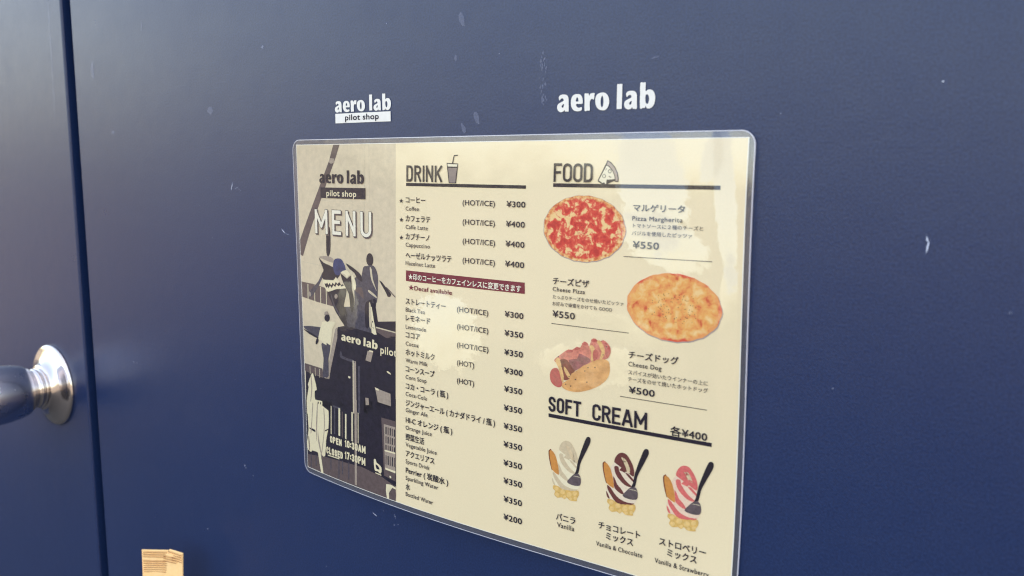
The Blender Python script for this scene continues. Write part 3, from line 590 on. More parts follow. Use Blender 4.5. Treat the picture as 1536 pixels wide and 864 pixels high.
 ('hotdog_mustard','must',6,[(224.4,102.6),(226.1,101.6),(227.9,104.4),(226.7,109.2),(225.4,109.0),(225.7,105.1)]),
 ('hotdog_mustard','must',6,[(228.6,99.8),(230.3,98.8),(232.5,101.6),(233.0,104.9),(231.3,108.0),(230.1,108.0),(231.3,104.0)]),
 ('hotdog_mustard','must',6,[(210.0,114.5),(211.3,115.1),(214.1,118.7),(212.8,119.8),(210.5,116.8)]),
 ('hotdog_mustard','saus',7,[(226.4,105.4),(227.8,103.3),(229.6,105.0),(228.4,108.6),(226.9,109.0)]),
 ('hotdog_mustard','saus',7,[(232.9,100.0),(234.6,100.2),(235.9,102.7),(235.7,105.0),(233.9,106.7),(233.4,103.4)]),
 ('hotdog_mustard','saus',7,[(211.2,106.3),(214.3,105.4),(215.0,106.4),(211.7,107.2)]),
 ('hotdog_mustard','saus',7,[(216.1,104.4),(218.7,103.5),(219.2,104.4),(216.5,105.3)]),
 ('hotdog_mustard','saus',7,[(220.4,101.3),(222.6,100.5),(223.9,101.9),(220.9,102.2)]),
 ('hotdog_mustard','saus',7,[(225.6,99.2),(228.2,98.5),(228.6,99.4),(226.1,99.9)]),
 ('pepper','dark',8,[(208.6,114.3),(209.1,114.2),(209.2,114.6),(208.7,114.8)]),
 ('pepper','dark',8,[(216.5,119.9),(217.0,119.7),(217.1,120.2),(216.6,120.3)]),
 ('pepper','dark',8,[(221.9,114.8),(222.4,114.7),(222.5,115.1),(222.0,115.3)]),
 ('pepper','dark',8,[(227.5,112.3),(228.0,112.2),(228.1,112.6),(227.6,112.8)]),
 ('pepper','dark',8,[(212.9,118.8),(213.4,118.7),(213.5,119.1),(213.0,119.3)]),
 ('pepper','dark',8,[(211.0,123.0),(211.5,122.9),(211.6,123.4),(211.1,123.5)]),
 ('pepper','dark',8,[(213.9,123.6),(214.4,123.4),(214.5,123.9),(214.0,124.1)]),
 ('pepper','dark',8,[(223.1,120.3),(223.6,120.1),(223.7,120.6),(223.2,120.7)]),
 ('pepper','dark',8,[(223.7,112.9),(224.1,112.7),(224.2,113.2),(223.7,113.3)]),
 ('pepper','dark',8,[(231.9,105.5),(232.3,105.3),(232.4,105.8),(232.0,105.9)]),
 ('pepper','dark',8,[(233.7,101.2),(234.2,101.1),(234.3,101.6),(233.8,101.7)]),
 ('pepper','dark',8,[(206.4,109.7),(206.9,109.5),(207.0,110.0),(206.5,110.1)]),
 ('wafer','wafer_dark',3,[(201.4,159.9),(202.1,158.8),(203.3,159.1),(203.9,169.0),(203.1,168.2),(201.9,164.0)]),
 ('wafer','wafer',4,[(202.3,159.0),(204.1,159.4),(206.1,162.2),(207.4,166.8),(207.8,170.2),(207.3,171.0),(203.9,169.2),(202.8,165.3),(202.1,161.5)]),
 ('swirl','sw1',2,[(208.0,157.8),(209.2,154.3),(211.9,152.3),(214.7,153.2),(217.2,156.4),(218.6,160.3),(218.3,163.2),(219.7,168.4),(220.5,172.0),(220.3,173.9),(218.6,176.6),(212.2,178.7),(208.2,178.5),(205.1,176.8),(203.8,174.7),(204.2,170.3),(206.5,169.4),(205.9,162.9),(206.3,160.0)]),
 ('swirl','sw3',3,[(211.5,154.7),(213.2,154.9),(214.7,156.4),(216.0,159.0),(216.6,161.7),(214.8,161.5),(214.1,159.4),(212.5,156.4)]),
 ('swirl','sw2',3,[(207.8,157.8),(208.3,155.4),(210.0,153.1),(212.2,152.2),(214.4,152.8),(216.4,155.2),(217.8,157.7),(218.5,160.3),(218.4,162.7),(217.2,162.8),(217.0,160.2),(216.0,157.6),(214.5,155.3),(212.7,154.0),(211.0,154.3),(209.6,155.6),(208.9,157.8)]),
 ('swirl','sw2',4,[(209.7,156.1),(211.0,155.5),(212.0,156.5),(213.0,158.4),(214.2,160.7),(213.6,162.0),(212.1,161.6),(210.5,161.3),(211.7,159.9),(211.4,158.3),(210.5,156.6)]),
 ('swirl','sw2',3,[(207.8,160.5),(208.6,159.5),(210.1,159.7),(210.5,161.5),(211.6,163.1),(213.0,164.8),(215.0,166.6),(217.5,168.1),(216.0,168.7),(213.5,168.1),(210.7,166.1),(208.7,163.7)]),
 ('swirl','sw2',3,[(213.8,162.1),(215.3,162.1),(217.1,163.5),(218.6,165.1),(218.1,165.7),(215.9,164.1)]),
 ('swirl','sw2',3,[(207.3,164.9),(208.7,166.8),(209.6,168.7),(211.4,170.2),(212.8,171.8),(213.2,173.0),(211.6,173.0),(209.3,171.8),(208.0,170.5),(207.7,168.2)]),
 ('swirl','sw2',3,[(204.1,170.1),(206.0,171.1),(208.1,173.5),(210.9,175.7),(215.2,176.7),(218.9,176.4),(217.2,177.5),(211.7,178.4),(208.7,177.6),(206.4,175.1),(204.6,172.6)]),
 ('swirl','sw2',3,[(203.6,173.4),(204.4,174.1),(205.7,176.7),(204.6,176.6),(203.9,175.1)]),
 ('cereal','cer',3,[(204.3,177.8),(205.1,177.0),(207.6,177.1),(209.6,178.0),(212.6,178.0),(216.4,177.5),(219.3,177.0),(219.5,179.4),(218.3,181.6),(218.5,182.5),(216.5,183.0),(214.0,183.0),(212.6,181.9),(211.3,183.2),(209.6,182.5),(207.1,183.3),(205.5,182.5),(205.2,181.3),(205.7,180.0),(204.4,179.1)]),
 ('cereal','cer2',4,[(207.8,178.3),(207.4,179.1),(206.5,179.6),(205.7,179.5),(205.3,178.8),(205.7,178.0),(206.5,177.5),(207.4,177.6)]),
 ('cereal','cer2',4,[(208.1,181.4),(207.7,182.3),(206.9,182.8),(206.0,182.6),(205.6,182.0),(206.0,181.1),(206.8,180.6),(207.7,180.7)]),
 ('cereal','cer2',4,[(211.6,179.2),(211.2,180.2),(210.2,180.8),(209.1,180.6),(208.7,179.8),(209.1,178.8),(210.1,178.2),(211.1,178.4)]),
 ('cereal','cer2',4,[(212.2,181.7),(212.0,182.4),(211.3,182.8),(210.6,182.7),(210.3,182.1),(210.6,181.5),(211.3,181.0),(212.0,181.2)]),
 ('cereal','cer2',4,[(215.5,179.8),(215.1,180.8),(214.0,181.5),(212.9,181.3),(212.5,180.4),(212.9,179.4),(214.0,178.7),(215.0,178.9)]),
 ('cereal','cer2',4,[(218.5,178.6),(218.1,179.5),(217.2,180.1),(216.3,179.9),(215.9,179.2),(216.3,178.3),(217.2,177.7),(218.1,177.9)]),
 ('cereal','cer2',4,[(218.5,181.1),(218.2,181.7),(217.5,182.1),(216.8,182.0),(216.5,181.5),(216.8,180.8),(217.5,180.4),(218.2,180.5)]),
 ('cereal','cer2',4,[(215.7,181.9),(215.4,182.5),(214.8,182.9),(214.2,182.8),(213.9,182.3),(214.2,181.7),(214.8,181.3),(215.4,181.4)]),
 ('spoon','spoon',5,[(223.4,148.8),(224.4,148.0),(225.5,148.2),(225.9,149.5),(225.3,151.8),(222.0,158.6),(220.2,162.8),(219.2,167.8),(217.1,168.5),(217.9,166.6),(219.1,160.6),(221.9,152.4)]),
 ('spoon','spoonb',5,[(217.1,168.4),(219.2,168.1),(220.3,169.5),(220.7,171.8),(220.3,173.8),(218.5,174.6),(215.3,174.7),(212.6,173.8),(214.1,171.5)]),
 ('spoon','pale',6,[(216.5,169.7),(218.9,169.5),(220.2,169.8),(220.2,170.0),(218.7,169.8),(216.4,169.9)]),
 ('cup_icon','ink',2,[(131.7,14.1),(140.0,14.4),(139.8,16.5),(138.6,24.9),(133.4,24.9),(132.0,16.4)]),
 ('cup_icon','pagew',3,[(132.3,14.6),(139.4,14.9),(139.2,16.1),(132.6,16.0)]),
 ('cup_icon','cupg',3,[(132.9,16.7),(139.1,16.8),(138.1,24.6),(133.8,24.6)]),
 ('cup_icon','ink',3,[(135.6,14.3),(136.8,10.0),(139.7,9.8),(139.7,10.3),(137.3,10.6),(136.4,14.3)]),
 ('pizza_icon','ink',2,[(232.1,12.7),(234.0,13.7),(236.1,15.7),(237.7,18.5),(238.3,21.0),(238.2,22.8),(236.4,22.7),(236.0,22.3),(232.3,22.2),(232.2,23.9),(231.3,24.5),(230.6,23.6),(229.6,24.0),(229.1,22.7),(227.2,22.7),(227.1,22.1)]),
 ('pizza_icon','pagew',3,[(231.7,15.2),(233.0,15.9),(234.9,17.8),(236.0,19.9),(236.3,21.5),(231.9,21.8),(231.7,23.8),(231.3,23.8),(230.6,23.0),(229.8,23.4),(229.2,22.0),(227.6,22.2)]),
 ('pizza_icon','crustg',3,[(232.3,13.2),(233.9,14.2),(235.8,16.0),(237.3,18.6),(237.8,21.0),(237.8,22.3),(236.7,22.3),(236.4,19.9),(235.1,17.4),(233.3,15.5),(231.8,14.8)]),
 ('pizza_icon','ink',4,[(234.5,17.9),(234.3,18.4),(233.9,18.8),(233.2,18.8),(232.7,18.4),(232.5,17.9),(232.7,17.3),(233.2,17.0),(233.8,17.0),(234.3,17.3)]),
 ('pizza_icon','pagew',5,[(234.2,17.9),(234.1,18.3),(233.7,18.5),(233.3,18.5),(233.0,18.3),(232.8,17.9),(233.0,17.5),(233.3,17.3),(233.7,17.3),(234.0,17.5)]),
 ('pizza_icon','ink',4,[(231.5,20.1),(231.3,20.7),(230.9,21.0),(230.2,21.0),(229.7,20.7),(229.5,20.2),(229.7,19.6),(230.2,19.3),(230.8,19.2),(231.3,19.6)]),
 ('pizza_icon','pagew',5,[(231.2,20.1),(231.1,20.5),(230.7,20.8),(230.3,20.8),(230.0,20.5),(229.8,20.1),(230.0,19.8),(230.3,19.5),(230.7,19.5),(231.0,19.8)]),
 ('pizza_icon','ink',4,[(231.1,17.3),(231.7,16.5),(231.9,16.7),(231.3,17.5)]),
 ('pizza_icon','ink',4,[(233.2,20.0),(234.4,20.6),(234.2,20.9),(233.0,20.3)]),
]
# ================================================================== SETTING
GX = -280.8/1000   # middle of the gap between door and wall
v, f = box(-40, 40, -40, 40, -.3, 0)
o = mk('ground', [(-1500, -1500, 0), (1500, -1500, 0), (1500, 1500, 0), (-1500, 1500, 0)], [(0, 1, 2, 3)], 'paving'); tag(o, kind='structure')
v, f = box(GX+.0065, 3.2, 0, .16, 0.0, 9.0, .0022); o = mk('wall', v, f, 'navy_paint', smooth=False); tag(o, kind='structure')
WALL = o
v, f = box(-5, GX-1.02, 0, .16, 0.0, 9.0, .002); o = mk('wall', v, f, 'navy_paint'); tag(o, kind='structure')
v, f = box(GX-1.018, GX+.006, 0.02, .16, 2.12, 9.0, .002); o = mk('wall', v, f, 'navy_paint'); tag(o, kind='structure')
# door leaf left of the gap, with its stop behind the gap
door = empty('door', (GX-.5, 0, 0)); tag(door, 'navy painted door leaf with a round steel knob, left of the dark vertical gap', 'door')
v, f = box(GX-1.01, GX-.0055, -.0012, .04, 0.01, 2.1, .0016); mk('door_leaf', v, f, 'navy_paint', door)
v, f = box(GX-.03, GX+.0062, .045, .10, 0.01, 2.1, 0); mk('door_stop', v, f, 'gap_paint', door)
# door knob: rose on the leaf, stepped neck, brushed grip
KO = (-.3452, -.0012, Z0-.2118)
rose = [(0, .0362), (.0014, .0364), (.0026, .0358), (.0036, .0338), (.0048, .0300), (.0066, .0255), (.0090, .0222), (.0110, .0206), (.0122, .0200)]
v, f = lathe(smoothprof([(a, b) for a, b in rose], 4), KO); kr = mk('door_knob', v, f, 'polished_steel', door, smooth=True)
nk = [(.0090, .0190), (.0112, .0180), (.0122, .0170), (.0128, .0176), (.0136, .0180), (.0144, .0176), (.0150, .0166), (.0156, .0166), (.0162, .0174), (.0174, .0174), (.0184, .0164), (.0200, .0158), (.0230, .0150)]
v, f = lathe(smoothprof(nk, 3), KO); mk('neck', v, f, 'polished_steel', kr, smooth=True)
gr = [(.0214, .0130), (.0216, .0160), (.0222, .0182), (.0240, .0200), (.0275, .0220), (.0330, .0236), (.0410, .0248), (.0500, .0254), (.0590, .0252), (.0660, .0240), (.0700, .0216), (.0722, .017), (.073, .006)]
v, f = lathe(smoothprof(gr, 5), KO); mk('grip', v, f, 'brushed_steel', kr, smooth=True)
lip = [(.0200, .0150), (.0200, .0166), (.0206, .0174), (.0213, .0175), (.0217, .0168)]
v, f = lathe(smoothprof(lip, 3), KO); mk('collar', v, f, 'polished_steel', kr, smooth=True)

# marks, chips and smears on the painted surface (world x mm, mm above menu top, length, width, tilt)
def blob(cx, cz, l, w_, ang, n=14, y=-.00025, rough=.35):
    vs = []
    for k in range(n):
        a = 2*math.pi*k/n; r = 1+random.uniform(-rough, rough)
        px, pz = l/2*math.cos(a)*r, w_/2*math.sin(a)*r; c, s = math.cos(math.radians(ang)), math.sin(math.radians(ang))
        vs.append(((cx+px*c-pz*s)/1000, y, Z0+(cz+px*s+pz*c)/1000))
    return vs, [list(range(n))[::-1]]
def blobs(name, lst, m, parent, y=-.00025, rough=.35):
    V, F = [], []
    for (cx, cz, l, w_, a) in lst:
        v, f = blob(cx, cz, l, w_, a, y=y, rough=rough); k = len(V); V += v; F += [[i+k for i in q] for q in f]
    o = mk(name, V, F, m, parent); o['kind'] = 'stuff'; return o
chips = [(372.5, -45.5, 5.2, 1.0, 80), (372.1, -42.2, 3.0, .9, 100), (-68, -30.4, 6, 1.1, 70), (-63, -31.2, 4, .8, 20), (-59.5, -32.4, 3, .7, -30), (-14.5, -58, 5, 1.0, -35), (-11, -60, 2.4, .8, 0),
         (-29.1, 58.9, 3, 2.2, 0), (65, -230.4, 5.2, .8, -22), (82.6, -227.4, 2.8, .9, 110), (81.8, -233, 1, .8, 0), (85, -232, .8, .7, 0), (72.5, -226, 1.4, .8, -60), (301.2, -25.6, 2, .7, -20),
         (374, 16.1, 1, .9, 0), (312.9, 6.2, .9, .8, 0), (-209.1, -172.2, 2.0, 1.6, 0), (-204, -172.2, 1.2, .8, 0), (-67.1, -227.4, 1.8, 1.6, 0), (-117.4, -288.1, 1.6, 1.4, 0), (-66, -229, 1.2, .8, 0), (-58, -233, 1.2, .7, 0), (306, 62, .8, .7, 0), (402, -68, 1.2, .8, 30)]
for k in range(40): chips.append((random.uniform(-270, 520), random.uniform(-330, 90), random.uniform(.4, .9), random.uniform(.35, .7), random.uniform(0, 180)))
blobs('paint_chip', chips, 'scuff', WALL)
blobs('bare_chip', [(372.6, -45.2, 4.2, .55, 82), (372.2, -42.6, 2.2, .5, 105), (65, -230.5, 3.6, .35, -22), (374, 16.1, .6, .5, 0), (-68, -30.4, 4.2, .45, 72), (-14.5, -58.2, 3, .4, -35)], 'chip', WALL, -.0004)
sm = [(-244.1, 57.8, 14, 4.4, 88), (139, 60.5, 8, 3.2, 110), (134.6, 41, 3.4, 2, 90), (148.7, 9.6, 7, 3, 115), (139.8, 4, 6, 2.6, 120), (-88.9, 21.1, 6, 5, 0), (-218.8, 9.2, 5, 3, 0), (253.6, 33.1, 4, .8, 10)]
for k in range(40): sm.append((191.8+random.gauss(0, 1.1), random.uniform(14, 40), random.uniform(.6, 2.2), random.uniform(.4, 1), random.uniform(60, 120)))
for k in range(3): sm.append((random.uniform(-260, 480), random.uniform(-300, 90), random.uniform(3, 9), random.uniform(1.5, 4), random.uniform(60, 120)))
blobs('smear', sm, 'smear', WALL, -.0003, .2)
v = []; f = []
for i in range(24):
    z = 120-i*4.4; x = -305.4-.09*i+random.uniform(-.25, .25); w_ = random.uniform(.3, .8) if i < 19 else .3
    v += [((x-w_)/1000, -.0016, Z0+z/1000), ((x+w_)/1000, -.0016, Z0+z/1000)]
    if i: f.append([2*i-2, 2*i-1, 2*i+1, 2*i])
o = mk('paint_drip', v, f, 'smear', door)

# ================================================================== VINYL LETTERING ON THE WALL
def vinyl(name, items, m, parent, y):
    V, F = [], []
    for s, x, z, w_, h, st in items:
        v, f = set_text(s, w_, h, st); k = len(V)
        per = len(v)//copies(st)
        V += [((x+a)/1000, y-.000004*(i//per), Z0+(z+b)/1000) for i, (a, b) in enumerate(v)]; F += [[i+k for i in q] for q in f]
    return mk(name, V, F, m, parent)
vd = empty('wall_lettering', (.062, 0, Z0+.009)); tag(vd, 'small white aero lab lettering with a white pilot shop bar beneath it', 'lettering')
vinyl('lettering', [('aero lab', 38.4, 15.9, 47.4, 9.0, 'logo')], 'white_vinyl', vd, -.00035)
bar = mk('name_bar', [(.0386, -.00035, Z0+.0093), (.0853, -.00035, Z0+.0093), (.0853, -.00035, Z0+.0149), (.0386, -.00035, Z0+.0149)], [(0, 1, 2, 3)], 'white_vinyl', vd)
vinyl('bar_lettering', [('pilot shop', 47.3, 10.9, 28.5, 3.4, 'eb')], 'ink', bar, -.0005)
vd2 = empty('wall_lettering', (.226, 0, Z0+.0107)); tag(vd2, 'large white vinyl lettering reading aero lab alone, above the middle of the menu', 'lettering')
vinyl('lettering', [('aero lab', 200.3, 10.9, 54.0, 11.4, 'logo')], 'white_vinyl', vd2, -.00035)

# ================================================================== LAMINATED MENU
menu = empty('laminated_menu', (.1515, 0, Z0-.216))
tag(menu, 'laminated beige cafe menu sheet with a sepia photo strip, fixed to the navy wall', 'menu')
def sheet(x0, x1, y0, y1, off, r=0, step=2.5):
    nx = int((x1-x0)/step)+1; ny = int((y1-y0)/step)+1; V = []; UV = []; F = []
    ys = [y0+(y1-y0)*j/ny for j in range(ny+1)]
    if r: ys = sorted(set(ys+[y0+r*t for t in (0, .04, .12, .25, .4, .6, .8)]+[y1-r*t for t in (0, .04, .12, .25, .4, .6, .8)]))
    for y in ys:
        ins = 0
        e = min(y-y0, y1-y)
        if r and e < r: ins = r-math.sqrt(max(0, r*r-(r-e)**2))
        for i in range(nx+1):
            x = x0+ins+(x1-x0-2*ins)*i/nx; V.append(on(x, y, off)); UV.append((x, y))
    for j in range(len(ys)-1):
        for i in range(nx): a = j*(nx+1)+i; F.append([a, a+nx+1, a+nx+2, a+1])
    return V, F, UV
V, F, UV = sheet(3, 300, 3, 213, 0); page = mk('page', V, F, 'page', menu, uvs=UV, smooth=True)
# thin pale paper edge
# clear pouch: front film, and its border welded round the paper
def film_nodes(t, tint, mult, milk):
    for n in list(t.nodes): t.nodes.remove(n)
    out = N(t, 'ShaderNodeOutputMaterial'); tr = N(t, 'ShaderNodeBsdfTransparent'); tr.inputs[0].default_value = tint
    gl = N(t, 'ShaderNodeBsdfGlossy'); gl.inputs['Roughness'].default_value = .035
    uv = uvn(t); geo = N(t, 'ShaderNodeNewGeometry')
    # waviness of the film: slow swell, ripples, and patches tilted to place sky glare
    def cen(n): 
        s = N(t, 'ShaderNodeVectorMath', operation='SUBTRACT'); t.links.new(n.outputs['Color'], s.inputs[0]); s.inputs[1].default_value = (.5, .5, .5); return s.outputs[0]
    def scl(vv, k):
        s = N(t, 'ShaderNodeVectorMath', operation='SCALE'); t.links.new(vv, s.inputs[0]); s.inputs['Scale'].default_value = k; return s.outputs[0]
    def add(a, b):
        s = N(t, 'ShaderNodeVectorMath', operation='ADD'); t.links.new(a, s.inputs[0]); t.links.new(b, s.inputs[1]); return s.outputs[0]
    nv = add(geo.outputs['Normal'], scl(cen(tnoise(t, uv, .018, 2)), .10))
    nv = add(nv, scl(cen(tnoise(t, uv, .12, 4, .6)), .05))
    nv = add(nv, scl(cen(tnoise(t, uv, .9, 3, .6)), .05))
    wob = tnoise(t, uv, .15, 8, .85)
    sep = N(t, 'ShaderNodeSeparateXYZ'); t.links.new(uv, sep.inputs[0])
    for (cx, cy, rx, ry, ang, tilt) in GLARE_PATCHES:
        mp = N(t, 'ShaderNodeMapping', vector_type='TEXTURE'); mp.inputs['Location'].default_value = (cx, cy, 0); mp.inputs['Rotation'].default_value = (0, 0, math.radians(ang)); mp.inputs['Scale'].default_value = (rx, ry, 1)
        t.links.new(uv, mp.inputs[0]); ln = N(t, 'ShaderNodeVectorMath', operation='LENGTH'); t.links.new(mp.outputs[0], ln.inputs[0])
        d = mth(t, 'ADD', ln.outputs['Value'], mth(t, 'MULTIPLY', mth(t, 'SUBTRACT', wob.outputs[0], .5), 1.7))
        m = mth(t, 'MULTIPLY', mth(t, 'SUBTRACT', 1.0, d), 14, clamp=True)
        cv = N(t, 'ShaderNodeCombineXYZ'); t.links.new(mth(t, 'MULTIPLY', m, tilt[0]), cv.inputs[0]); t.links.new(mth(t, 'MULTIPLY', m, tilt[1]), cv.inputs[2])
        nv = add(nv, cv.outputs[0])
    nn = N(t, 'ShaderNodeVectorMath', operation='NORMALIZE'); t.links.new(nv, nn.inputs[0]); t.links.new(nn.outputs[0], gl.inputs['Normal'])
    dt = N(t, 'ShaderNodeVectorMath', operation='DOT_PRODUCT'); t.links.new(nn.outputs[0], dt.inputs[0]); t.links.new(geo.outputs['Incoming'], dt.inputs[1])
    om = mth(t, 'SUBTRACT', 1.0, mth(t, 'ABSOLUTE', dt.outputs['Value']), clamp=True)      # Schlick's Fresnel, alike from both sides of the film
    fac = mth(t, 'MULTIPLY', mth(t, 'ADD', mth(t, 'MULTIPLY', mth(t, 'POWER', om, 5.0), .96), .04), mult, clamp=True)
    mx = N(t, 'ShaderNodeMixShader'); t.links.new(fac, mx.inputs[0]); t.links.new(tr.outputs[0], mx.inputs[1]); t.links.new(gl.outputs[0], mx.inputs[2])
    last = mx.outputs[0]
    if milk:
        df = N(t, 'ShaderNodeBsdfDiffuse'); df.inputs[0].default_value = (.5, .48, .47, 1)
        m2 = N(t, 'ShaderNodeMixShader'); m2.inputs[0].default_value = milk; t.links.new(last, m2.inputs[1]); t.links.new(df.outputs[0], m2.inputs[2]); last = m2.outputs[0]
    t.links.new(last, out.inputs[0])
# glare patches: (centre x, y, radii, angle, tilt sideways, tilt upward) in page mm
GLARE_PATCHES = [(50, 100, 10, 17, 8, (0, .15)), (255, 22, 17, 34, -18, (-.02, .10)), (262, 50, 24, 12, 20, (-.01, .11)), (291, 30, 5, 40, -6, (.0, .12)), (294, 95, 5, 44, 0, (0, .12)),
           (132, 106, 26, 22, 10, (0, .16)), (222, 112, 30, 12, -6, (0, .15)), (240, 92, 28, 7, 10, (0, .12)), (284, 12, 5, 12, 12, (0, .1))]
for nm, mult, milk in (('film', 1.8, 0), ('film_border', 1.6, .13)):
    m = bpy.data.materials.new(nm); m.use_nodes = True; film_nodes(m.node_tree, (.985, .985, .985, 1) if nm == 'film' else (.93, .92, .91, 1), mult, milk); MATS[nm] = m
def edge_b(t, b): b.inputs['Alpha'].default_value = .75; b.inputs['Transmission Weight'].default_value = 0
mat('film_edge', (.62, .62, .68), .15, spec=.8, build=edge_b)
mat('paper_edge', (.88, .85, .76), .8)
V, F, UV = sheet(0, 303, 0, 216, .62, r=6.5); mk('clear_film', V, F, 'film', menu, uvs=UV, smooth=True)
# outline of the pouch
def outline(ins=0., r=6.5, n=10, step=4):
    P = []
    x0, x1, y0, y1 = ins, 303-ins, ins, 216-ins
    for cx, cy, a0 in ((x1-r, y0+r, -90), (x1-r, y1-r, 0), (x0+r, y1-r, 90), (x0+r, y0+r, 180)):
        P += [(cx+r*math.cos(math.radians(a0+90*i/n)), cy+r*math.sin(math.radians(a0+90*i/n))) for i in range(n+1)]
    Q = []
    for i, a in enumerate(P):
        b = P[(i+1) % len(P)]; L = math.dist(a, b); k = max(1, int(L/step))
        Q += [(a[0]+(b[0]-a[0])*j/k, a[1]+(b[1]-a[1])*j/k) for j in range(k)]
    return Q
# backing border: ring between the outline and the paper's edge
Q = outline(); V = []; F = []; UV = []
for (x, y) in Q:
    xi, yi = min(max(x, 2.9), 300.1), min(max(y, 2.9), 213.1)
    V += [on(x, y, .1), on(xi, yi, -.02)]; UV += [(x, y), (xi, yi)]
n = len(Q)
for i in range(n): j = (i+1) % n; F.append([2*i, 2*i+1, 2*j+1, 2*j])
mk('pouch_border', V, F, 'film_border', menu, uvs=UV, smooth=True)
V = []; F = []
for (x, y), (xi, yi) in zip(Q, outline(.42, 6.1)[:n] if len(outline(.42, 6.1)) == n else Q):
    V += [on(x, y, .64), on(x, y, -.1), on(xi, yi, .66)]
for i in range(n): j = (i+1) % n; F.append([3*i, 3*i+1, 3*j+1, 3*j]); F.append([3*i+2, 3*i, 3*j, 3*j+2])
mk('pouch_edge', V, F, 'film_edge', menu)
P_ = Print(); e = .35
for q in ([(3, 3), (300, 3), (300, 3+e), (3, 3+e)], [(3, 213-e), (300, 213-e), (300, 213), (3, 213)], [(3, 3+e), (3+e, 3+e), (3+e, 213-e), (3, 213-e)], [(300-e*1.3, 3+e), (300, 3+e), (300, 213-e), (300-e*1.3, 213-e)]): P_.poly(q, 'paper_edge', 1.5)
P_.build('page_edge', menu)

def texts(P, grp, lay=14, only=None):
    for k, (g, s, x, y, w_, h, st, colr, ang) in enumerate(t for t in TEXTS if t[0] == grp):
        if only is not None and k not in only: continue
        v, f = set_text(s, w_, h, st); a = math.radians(ang); c, sn = math.cos(a), math.sin(a)
        P.add([(x+px*c+py*sn, y+px*sn-py*c) for px, py in v], f, colr, .03*lay, copies(st))
def entry(grp, name, parent, line=None):
    """the Japanese name is the entry's own mesh; translation, note and price are its parts"""
    o = None
    for k, t in enumerate(t for t in TEXTS if t[0] == grp):
        P = Print(); texts(P, grp, only=(k,)); s = t[1]
        n_ = 'price' if '\u00a5' in s else 'serving_note' if s[0] == '(' else 'star_mark' if s == '\u2605' else 'translation' if t[6] == 'en' else 'description' if t[6] == 'js' else 'name_second_line'
        if o is None: o = P.build(name, parent)
        else: P.build(n_, o)
    if line:
        P = Print(); rule(P, *line, .32); P.build('dividing_line', o)
    return o
def strokes(P, grp, lay=14, dx=0, dy=0, wt=0, colr=None):
    k = 0
    for g, s, x, y, w_, h, t_, c_ in STROKES:
        if g != grp: continue
        for q in stroke_text(s, w_, h, t_):
            if wt:
                cx = sum(a[0] for a in q)/4; cy = sum(a[1] for a in q)/4
            k += 1
            P.add([(x+a+dx, y-b+dy) for a, b in q], [[0, 1, 2, 3]], colr or c_, .03*lay+.0007*(k % 3))
def strokes_fat(P, grp, lay, dx, dy, extra, colr):
    k = 0
    for g, s, x, y, w_, h, t_, c_ in STROKES:
        if g != grp: continue
        for q in stroke_text_fat(s, w_, h, t_, extra):
            k += 1; P.add([(x+a+dx, y-b+dy) for a, b in q], [[0, 1, 2, 3]], colr, .03*lay+.0007*(k % 3))
def stroke_text_fat(s, w_, h, wt, extra):
    out = []
    for q in stroke_text(s, w_, h, wt):
        c = Vector((sum(a[0] for a in q)/4, sum(a[1] for a in q)/4))
        m0 = (Vector(q[0])+Vector(q[3]))/2; m1 = (Vector(q[1])+Vector(q[2]))/2; d = m1-m0
        if d.length < 1e-6: continue
        d.normalize(); nrm = Vector((-d.y, d.x))
        out.append([tuple(Vector(q[0])-d*extra+nrm*extra*(1 if (Vector(q[0])-c).dot(nrm) > 0 else -1)), tuple(Vector(q[1])+d*extra+nrm*extra*(1 if (Vector(q[1])-c).dot(nrm) > 0 else -1)),
                    tuple(Vector(q[2])+d*extra+nrm*extra*(1 if (Vector(q[2])-c).dot(nrm) > 0 else -1)), tuple(Vector(q[3])-d*extra+nrm*extra*(1 if (Vector(q[3])-c).dot(nrm) > 0 else -1))])
    return out
# ---- sepia photograph strip
P_ = Print(); P_.poly([(3.4, 3.4), (92.5, 3.4), (92.5, 212.6), (3.4, 212.6)], 'photo_bg', 1)
for x in (66, 92): pass
P_.poly([(66, 3.5), (66.4, 3.5), (66.4, 70), (66, 70)], 'pale', 2); P_.poly([(70, 3.5), (70.3, 3.5), (72.3, 118), (72, 118)], 'pale', 2)
P_.poly([(4, 76), (50, 79), (50, 79.4), (4, 76.4)], 'pale', 2)
photo = P_.build('photo_print', menu, 'sepia photograph strip of a shark-mouthed aircraft outside the shop')
def clipx(p, x1=92.5, x0=3.4, y1=212.6, y0=3.4): return [(min(max(a, x0), x1), min(max(b, y0), y1)) for a, b in p]
byname = {}
for nme, colr, lay, pts in ART: byname.setdefault(nme, []).append((colr, lay, pts))
PHOTO = ['beam', 'window_strip', 'plane', 'propeller', 'person', 'strut', 'aircraft_body', 'ladder', 'left_wing', 'worker', 'speaker', 'pipe', 'post', 'screen', 'lantern', 'umbrella', 'lower_floor', 'glass_door', 'railing', 'vending_machine', 'signboard']
REN = {'plane': 'aircraft_nose', 'person': 'standing_figure', 'worker': 'cap_wearing_figure', 'beam': 'diagonal_beam', 'left_wing': 'wing', 'lower_floor': 'terrace_floor'}
SMOOTH = {'plane', 'person', 'worker', 'umbrella', 'left_wing', 'propeller', 'signboard'}
def clean(p):
    q = [p[0]]
    for a in p[1:]:
        if math.dist(a, q[-1]) > .05: q.append(a)
    if math.dist(q[0], q[-1]) < .05: q.pop()
    return q
